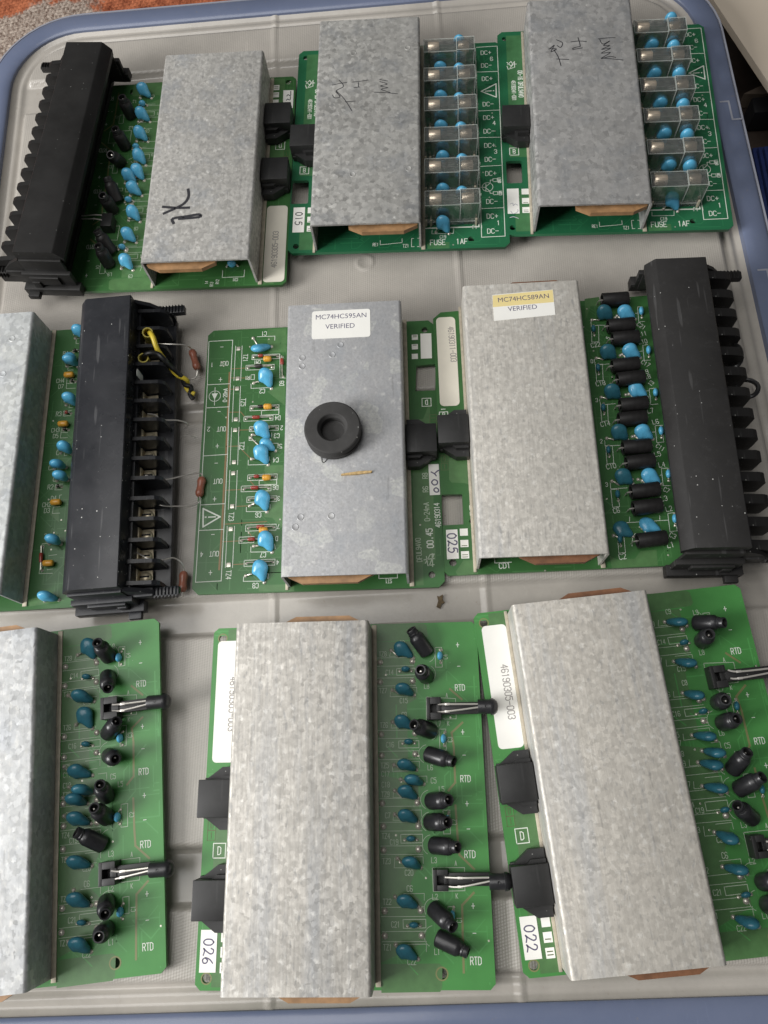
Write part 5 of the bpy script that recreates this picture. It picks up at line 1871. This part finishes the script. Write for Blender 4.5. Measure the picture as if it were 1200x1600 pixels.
for q in ([f1(155, 420), f1(160, 465), f1(240, 455), f1(300, 455)], [f1(160, 465), f1(235, 455), f1(238, 625), f1(165, 632), f1(160, 465)], [f1(202, 870), f1(275, 860), f1(283, 1030), f1(215, 1035), f1(202, 870)], [f1(190, 810), f1(202, 870), f1(345, 858)], [f1(255, 1285), f1(328, 1280), f1(335, 1450), f1(268, 1458), f1(255, 1285)], [f1(245, 1225), f1(255, 1285), f1(410, 1272)],
          [f2(165, 190), f2(170, 245), f2(330, 238)], [f2(175, 250), f2(245, 243), f2(260, 425), f2(190, 432), f2(175, 250)], [f2(222, 630), f2(228, 692), f2(400, 682)], [f2(228, 700), f2(300, 695), f2(320, 878), f2(248, 885), f2(228, 700)], [f2(300, 1200), f2(365, 1195), f2(382, 1355), f2(312, 1362), f2(300, 1200)], [f2(340, 1048), f2(830, 1018)], [f2(425, 1035), f2(425, 985)], [f2(740, 1020), f2(738, 970)], [f2(450, 1290), f2(455, 1195), f2(480, 1160), f2(640, 1148)],
          [f1(640, 265), f1(690, 262)], [f1(640, 268), f1(655, 422), f1(715, 415)], [f1(695, 665), f1(745, 655)], [f1(695, 665), f1(710, 822), f1(775, 818)], [f1(762, 1118), f1(815, 1110)], [f1(762, 1118), f1(780, 1282), f1(855, 1275)], [f2(690, 35), f2(765, 30), f2(780, 205), f2(708, 210), f2(690, 35)], [f2(755, 482), f2(820, 475)], [f2(755, 482), f2(775, 660), f2(850, 658)], [f2(822, 948), f2(895, 940), f2(920, 1130), f2(845, 1138), f2(822, 948)],
          [f1(620, 330), f1(640, 330)], [f1(660, 728), f1(695, 724)], [f1(735, 1140), f1(762, 1138)], [f2(660, 102), f2(690, 100)], [f2(740, 552), f2(760, 548)]):
    m.line(q, .2, .045)
for s, x, y, h, r in (('C22', 203, 660, 2.0, 8), ('C18', 255, 1060, 2.0, 8), ('C14', 305, 1482, 2.0, 8), ('C21', 680, 462, 1.9, -40), ('L11', 690, 545, 1.9, 8), ('L10', 695, 625, 1.9, 8), ('C17', 725, 855, 1.9, -35), ('9', 738, 938, 1.9, 8), ('L8', 745, 990, 1.9, 8), ('L7', 775, 1345, 2.0, 8), ('L6', 828, 1460, 2.0, 8), ('13', 780, 1060, 1.8, 45), ('5', 335, 590, 1.6, 60), ('0', 165, 830, 1.7, 0), ('3', 215, 1235, 1.7, 0)):
    text(m, s, *f1(x, y), h, r, z=.045, w=.24, ws=.75)
for s, x, y, h, r in (('C10', 232, 457, 2.0, 8), ('C6', 287, 917, 2.0, 8), ('C2', 350, 1397, 2.2, 8), ('L5', 715, 330, 2.0, 8), ('L4', 760, 440, 2.0, 8), ('L3', 783, 793, 2.0, 8), ('L2', 835, 900, 2.0, 8), ('L1', 850, 1275, 2.1, 8), ('C11', 745, 262, 1.8, -40), ('C7', 810, 705, 1.8, -30), ('C3', 875, 1180, 1.9, -30), ('2', 130, 198, 1.7, 0), ('3', 185, 648, 1.7, 0)):
    text(m, s, *f2(x, y), h, r, z=.045, w=.24, ws=.75)
for k, y in enumerate((877, 995, 1113)):
    cx, cy = g4((565, 571, 578)[k], y)
    m.sheet([(cx - 1.6, cy - 1.5), (cx + 1.6, cy - 1.5), (cx + 1.6, cy + 1.5), (cx - 1.6, cy + 1.5)], .03, .06, 1)
    for j in range(k):
        m.line([(cx - 1.0, cy - .9 + j * .9), (cx + 1.0, cy - .9 + j * .9)], .32, .075, 2)
text(m, 'CD1', *g4(990, 1225), 2.1, 2, z=.045, w=.3, ws=.8)
m.line([g4(885, 1150), g4(888, 1198), g4(1060, 1190)], .3, .045)
text(m, 'R1', *g4(650, 622), 1.8, 2, z=.045, w=.34)
text(m, 'C1', *g4(655, 685), 1.8, 2, z=.045, w=.34)
for y, s in ((110, 'B'), (195, '1')):
    cx, cy = g4(365, y)
    m.line([(cx - 1.4, cy - 1.5), (cx + 1.4, cy - 1.5), (cx + 1.4, cy + 1.5), (cx - 1.4, cy + 1.5)], .2, .045, 2, True)
    text(m, s, cx, cy, 1.8, 0, z=.045, m=2)
m.line([g3(253, 1000), g3(258, 960), g3(328, 957), g3(330, 1000)], .35, .045)
text(m, 'B', *g3(295, 985), 2.1, 0, z=.045, w=.35)
text(m, '1', *g3(290, 935), 1.6, 90, z=.045, w=.35)
m.build('silkscreen', [SILK, PAPER, MARK], Ff.pcb, 0)
cF = cover(Ff)
inner_board(Ff, -8.8, 21.5, PHENOL_D)
connector(Ff, -2.4)
lab = label(Ff, rrect(*[f(p) for p, f in (([g3(220, 0)[0], g3(232, 900)[0]], max), ([g3(408, 160)[0], g3(432, 880)[0]], min))], g3(300, 910)[1], g3(320, 142)[1], 1.9), .05, PAPER_W, Ff.root)
m = MB()
text(m, '46190311-003', *g3(368, 375), 2.4, -88, z=.21, w=.3, ws=.66)
m.build('serial_number', INK_P, lab, 0)
t = label(Ff, [g4(378, 854), g4(498, 848), g4(514, 1152), g4(390, 1160)], .05, PAPER, Ff.root, 'number_tag', .08)
t['label'] = 'white tag with handwritten 025'
q = [g4(378, 854), g4(514, 1152)]
hand(Ff, '025', (q[0][0] + q[1][0]) / 2, (q[0][1] + q[1][1]) / 2 + .6, 3.6, -88, .15, INK_V, t, .5)
SL = None
for z, a, c in ((ZF1, (262, 195), (548, 175)), (ZF1, (322, 465), (610, 440)), (ZF1, (385, 598), (640, 575)), (ZF1, (375, 880), (648, 852)), (ZF1, (440, 1022), (695, 990)), (ZF1, (465, 1290), (730, 1262)), (ZF1, (445, 1440), (722, 1412)),
                (ZF2, (350, 265), (642, 240)), (ZF2, (395, 425), (670, 395)), (ZF2, (445, 725), (722, 692)), (ZF2, (470, 895), (745, 862)), (ZF2, (505, 1235), (802, 1200))):
    P, Q = Ff.p(z(*a), 3.3), Ff.p(z(*c), 3.3)
    d = Q - P
    if SL is None:
        m = MB()
        h = 5.6
        m.lathe([(2.0, -h + 1), (2.3, -h), (2.95, -h), (3.05, -h + .3), (3.05, h - .3), (2.9, h), (1.4, h)], 22, Matrix.Rotation(R(90), 4, 'Y'))
        m.lathe([(2.0, -h + .6), (0, -h + .6)], 22, Matrix.Rotation(R(90), 4, 'Y'), 1)
        m.tube([(-h + .7, 0, 0), (-h - 1.2, 0, -.3), (-h - 1.6, 0, -3.2)], .33, 6, m=2)
        m.tube([(h - .1, 0, 0), (h + 1.0, 0, -.3), (h + 1.3, 0, -3.2)], .33, 6, m=2)
        SL = m.build('sleeved_choke', [SLEEVE_M, HOLE, WIRE], Ff.root, 40)
        o = SL
    else:
        o = link('sleeved_choke', SL.data, Ff.root)
    o.matrix_basis = Matrix.Translation((P + Q) / 2 * S) @ Matrix.Rotation(math.atan2(d.y, d.x), 4, 'Z')
for z, q in ((ZF1, (((290, 312), (378, 398), (165, 400)), ((325, 722), (420, 805), (213, 797)), ((370, 1135), (465, 1215), (265, 1205)))), (ZF2, (((310, 90), (405, 180), (188, 165)), ((352, 555), (462, 640), (243, 612)), ((330, 1100), (465, 1185), (260, 1180))))):
    for bd, tl, ld in q:
        cap(Ff, z(*bd), z(*tl), BLUE_SHADED, Rr=3.2, lead=z(*ld), var=int(bd[0]) % 3, tl=.8)
for z, q in ((ZF1, (((505, 310), (618, 388)), ((558, 712), (672, 790)), ((620, 1115), (742, 1202)))), (ZF2, (((555, 90), (670, 172)), ((625, 550), (750, 638)), ((590, 1055), (752, 1135))))):
    for bd, tl in q:
        cap(Ff, z(*bd), z(*tl), BLUE, Rr=3.1, var=int(bd[0]) % 3, lead=z(tl[0] - 190, tl[1] - 30))
for z, q in ((ZF1, ((182, 490), (230, 895), (285, 1310))), (ZF2, ((205, 285), (300, 745), (325, 1215)))):
    for p in q:
        small_cap(Ff, z(*p), (.05, 1), BLUE_SHADED, ln=2.4)
for z, q in ((ZF1, ((682, 305), (757, 712), (830, 1155))), (ZF2, ((755, 85), (830, 535), (897, 1000)))):
    for p in q:
        small_cap(Ff, z(*p), (.1, 1), BLUE, r=1.5, ln=2.4)
pads(Ff, [ZF1(410, 375), ZF1(462, 770), ZF1(520, 1180), ZF2(455, 148), ZF2(515, 595)], r=.8)
pts = [Ff.xy(ZF3(*p), H) for p in ((277, 131), (480, 113), (488, 197), (283, 218))]
st = label(Ff, pts, H + .02, PAPER, cF)
st['label'] = 'white label with a yellow highlighted line reading MC74HC589AN VERIFIED'
hl = [Ff.xy(ZF3(*p), H) for p in ((278, 133), (479, 114), (483, 155), (279, 172))]
m = MB()
m.prism(hl, H + .14, H + .15)
m.build('highlight', YELLOW_HI, cF, 0)
ang = math.degrees(math.atan2(pts[1][1] - pts[0][1], pts[1][0] - pts[0][0]))
printed('label_text', 'MC74HC589AN', 3.15, INK_V, cF, *Ff.xy(ZF3(381, 142), H), H + .17, ang)
printed('label_text', 'VERIFIED', 3.1, INK_V, cF, *Ff.xy(ZF3(378, 175), H), H + .17, ang)
ZT = Z(960, 380, 5)
for q in (((905, 735), (930, 782), (975, 815), (992, 870), (985, 925), (940, 968), (900, 960)), ((940, 1110), (975, 1080), (1040, 1068), (1100, 1090), (1125, 1130), (1105, 1175), (1060, 1200), (1010, 1210), (960, 1205))):
    m = MB()
    n_ = len(q)
    m.tube([Ff.p(ZT(*p), 7 + 3 * math.sin(math.pi * i / (n_ - 1))) for i, p in enumerate(q)], .95, 8)
    m.build('jumper_wire', BLKW, Ff.root)

# ---------------------------------------------------------------- D: left edge board
ZD6, ZD1, ZD2 = Z(0, 470, 3.265), Z(80, 460, 4.8), Z(80, 700, 4.8)
d6 = lambda x, y: D.xy(ZD6(x, y))
make_pcb(D, [outline(-37.2, 64.2, -65.6, 64.2)] + holes_of((-33.6, 59, 1.4), (-33.4, -60, 1.4)), PCB)
pours(D, [[d6(140, 1525), d6(260, 1500), d6(330, 1530), d6(150, 1560)], [d6(255, 1090), d6(300, 1130), d6(300, 1060), d6(260, 1075)]])
m = MB()
for s, x, y, h, r in (('CH4', 308, 408, 1.9, 0), ('D7', 312, 437, 1.9, 0), ('R3', 300, 577, 2.0, 0), ('CH3', 283, 660, 1.9, 0), ('D5', 284, 690, 1.9, 0), ('C4', 302, 775, 2.0, 0), ('C3', 262, 852, 1.9, 0), ('C5', 285, 910, 1.9, 0), ('R2', 258, 950, 2.0, 0), ('D4', 274, 1007, 1.9, 0), ('CH2', 238, 1040, 1.9, 0), ('D3', 240, 1070, 2.0, 0), ('R4', 335, 268, 1.9, 0), ('D8', 342, 380, 1.7, 0), ('2', 232, 1200, 1.9, 0)):
    text(m, s, *d6(x, y), h, r, z=.045, w=.25, ws=.72)
for q in (((405, 192), (390, 195), (388, 218), (402, 218)), ((385, 257), (358, 262), (355, 275)), ((370, 335), (348, 337), (346, 355), (375, 353)), ((390, 395), (342, 397), (338, 448), (385, 446)), ((338, 422), (385, 420)), ((372, 522), (355, 524), (352, 545), (370, 545)), ((365, 560), (325, 563), (322, 588), (362, 586)), ((340, 645), (315, 647), (308, 700), (345, 698)), ((312, 672), (345, 671)), ((345, 765), (330, 768), (328, 790), (342, 788)),
          ((320, 935), (283, 938), (280, 965), (316, 963)), ((315, 990), (305, 992), (302, 1020), (312, 1020)), ((308, 1050), (272, 1052), (268, 1085), (305, 1083)), ((265, 1235), (215, 1240), (200, 1392), (268, 1390)), ((225, 1245), (212, 1385)), ((250, 1300), (290, 1295)), ((240, 1372), (268, 1368))):
    m.line([d6(*p) for p in q], .22, .045)
m.build('silkscreen', [SILK_DIM], D.pcb, 0)
cD = cover(D, length=126.0, dimples=((10, 42), (16, 50), (14, 33), (15, -20)))
inner_board(D, -22, 9, PHENOL, y0=-63, y1=63)
for bd, tl in (((398, 147), (440, 195)), ((352, 297), (398, 330)), ((350, 492), (395, 535)), ((324, 740), (365, 780)), ((287, 830), (335, 850)), ((303, 888), (345, 915)), ((264, 1213), (310, 1240)), ((228, 1505), (300, 1525))):
    cap(D, ZD6(*bd), ZD6(*tl), BLUE, Rr=2.9, var=int(bd[1]) % 3)
cap(D, ZD6(350, 280), ZD6(395, 335), BLUE, Rr=2.5, var=1)
for a in ((352, 377), (322, 627), (285, 1027), (246, 1338)):
    q = D.p(ZD6(*a), 1.9)
    m = MB()
    m.lathe([(0, -2.2), (.9, -2.15), (1.3, -1.7), (1.35, 0), (1.3, 1.7), (.9, 2.15), (0, 2.2)], 14, Matrix.Rotation(R(90), 4, 'Y'))
    o = m.build('bead_capacitor', AMBER, D.root, 50)
    o.location = q * S
for a, c in (((362, 413), (385, 412)), ((330, 575), (362, 574)), ((325, 660), (350, 659)), ((290, 950), (315, 949)), ((218, 1255), (215, 1375)), ((375, 262), (402, 256))):
    axial(D, ZD6(*a), ZD6(*c), REDGL if a[0] in (218, 330) else BODY_K, .8, .4)


def wirepath(b, z, pts):
    return [b.p(z(x, y), h) for x, y, h in pts]


RES = ((ZD1, (1055, 418), (1097, 562)), (ZD2, (1133, 218), (1108, 365)), (ZD2, (995, 925), (983, 1080)))
LEADP = (
    [(ZD1, ((800, 370, 9), (900, 374, 8.5), (1005, 380, 6.5), (1050, 405, 3), (1056, 422, 1.2))), (ZD1, ((1095, 560, 1), (1095, 590, .6), (1080, 625, .5), (1030, 635, 1.2), (960, 612, 4)))],
    [(ZD2, ((668, 235, 8.5), (700, 238, 10.8), (712, 205, 11), (760, 228, 10), (860, 237, 8.5), (990, 208, 6), (1090, 190, 3.2), (1128, 196, 2), (1135, 215, 1.2))), (ZD2, ((1112, 360, 1.2), (1112, 400, 2), (1060, 432, 3.4), (950, 437, 5.5), (850, 435, 8), (790, 415, 9), (740, 392, 10)))],
    [(ZD2, ((640, 782, 10), (680, 805, 10.2), (730, 830, 9.8), (830, 840, 8), (910, 824, 6.5), (965, 850, 4), (990, 890, 2), (993, 925, 1.2))), (ZD2, ((985, 1080, 1.2), (985, 1105, 1), (960, 1115, 1.2), (915, 1085, 3), (870, 1058, 5), (790, 1050, 7.5), (735, 1022, 9), (690, 1015, 9.8)))])
for (z, a, c), lp in zip(RES, LEADP):
    P, Q = D.p(z(*a), 1.0), D.p(z(*c), 1.0)
    d = Q - P
    h = d.length / 2
    m = MB()
    m.lathe([(0, -h - .2), (.7, -h - .1), (1.35, -h + .35), (1.75, -h + 1.4), (1.8, -h + 2.2), (1.55, -h + 3.2), (1.5, 0), (1.55, h - 3.2), (1.8, h - 2.2), (1.75, h - 1.4), (1.35, h - .35), (.7, h + .1), (0, h + .2)], 16)
    mw = Matrix.Translation((P + Q) / 2) @ d.to_track_quat('Z', 'Y').to_matrix().to_4x4()
    o = m.build('resistor', RESBR, D.root, 50)
    mm_ = mw.copy()
    mm_.translation = mm_.translation * S
    o.matrix_basis = mm_
    inv = mw.inverted()
    for z2, pts in lp:
        m = MB()
        m.tube([inv @ p for p in wirepath(D, z2, pts)], .33, 6, smooth=5)
        m.build('wire_lead', WIRE, o)
for pts in (((722, 895, 10), (780, 905, 10), (830, 940, 8.5), (950, 945, 6), (1015, 965, 3.5), (1022, 985, 2), (990, 1008, 1)), ((975, 1068, 1), (1010, 1060, 2.6), (1050, 1062, 2), (1092, 1075, .2))):
    m = MB()
    m.tube(wirepath(D, ZD1, pts), .33, 6, smooth=5)
    m.build('loose_wire', WIRE, D.root)
m = MB()
m.tube(wirepath(D, ZD1, ((735, 300, 11), (742, 290, 17.5), (765, 325, 18.6), (795, 410, 16.2), (850, 490, 12), (900, 555, 9.5), (945, 605, 7), (1005, 635, 5), (1022, 660, 3), (1015, 700, 1.8), (1040, 730, 1.2), (1075, 748, .6))), 1.08, 10, smooth=5)
o = m.build('yellow_wire', YEL, D.root)
m = MB()
m.tube(wirepath(D, ZD1, ((695, 490, 10), (697, 462, 16.5), (735, 440, 18), (800, 447, 17), (850, 490, 15.5), (900, 545, 11), (950, 590, 8), (985, 630, 5.4), (1000, 675, 3.6), (1050, 695, 2.6), (1040, 745, 1), (1065, 785, .4))), 1.05, 10, smooth=5)
m.build('black_wire', BLKW, D.root)
for a, zt, c, zb in (((722, 285), 18.0, (742, 335), 10), ((690, 475), 17.0, (718, 530), 10)):
    P, Q = D.p(ZD1(*c), zb), D.p(ZD1(*a), zt)
    d = Q - P
    m = MB()
    n_ = d.length
    m.lathe([(2.25, 0), (2.25, n_), (1.75, n_), (1.75, .3)], 16, Matrix.Translation(P) @ d.to_track_quat('Z', 'Y').to_matrix().to_4x4())
    m.build('wire_sleeve', YEL_D, D.root)
P = D.p(ZD1(637, 605), 17)
m = MB()
m.prism(rrect(-1.6, 1.6, -3.4, 3.4, .8), 0, .15, axis='x')
o = m.build('end_sticker', PAPER, D.root, 0)
o.location = Vector((72.9, P.y, 16.4)) * S

tracks(A, ((-62, -25, -59, 59), (25, 36, -20, 59), (-24, 24, -60.5, -50)), TRK, 26, 12)
tracks(E, ((-45, -25, -60, 59), (-62, -45, -60, 59), (26, 37, -50, -12)), TRK, 22, 13)
tracks(Ff, ((26, 52, -60, 58), (-24, 24, -61, -50)), TRK, 26, 14)
tracks(D, ((26, 50, -62, 62),), TRK, 26, 15)
for b in (Bb, Cc):
    tracks(b, ((26, 63, -59, 60), (-27, -25, -60, 60), (-24, 24, -59, -50)), TRK_B, 26, 16)
c = U((688, 939), -7)
m = MB()
m.prism([(-1.6, -2.2), (-.2, -2.9), (.5, -1.0), (1.7, -.6), (.9, 1.0), (1.1, 2.8), (-.3, 1.9), (-1.3, 2.3), (-.8, .3)], 0, .6)
o = m.build('brown_flake', WOOD, None, 0)
o.data.materials[0] = plain('brown_crumb', (.10, .07, .035), .8, var=.4, vs=900)
o.location = (c.x * S, c.y * S, -8.1 * S)
tag(o, 'small brown flake in the groove of the lid between middle and bottom rows', 'flake')
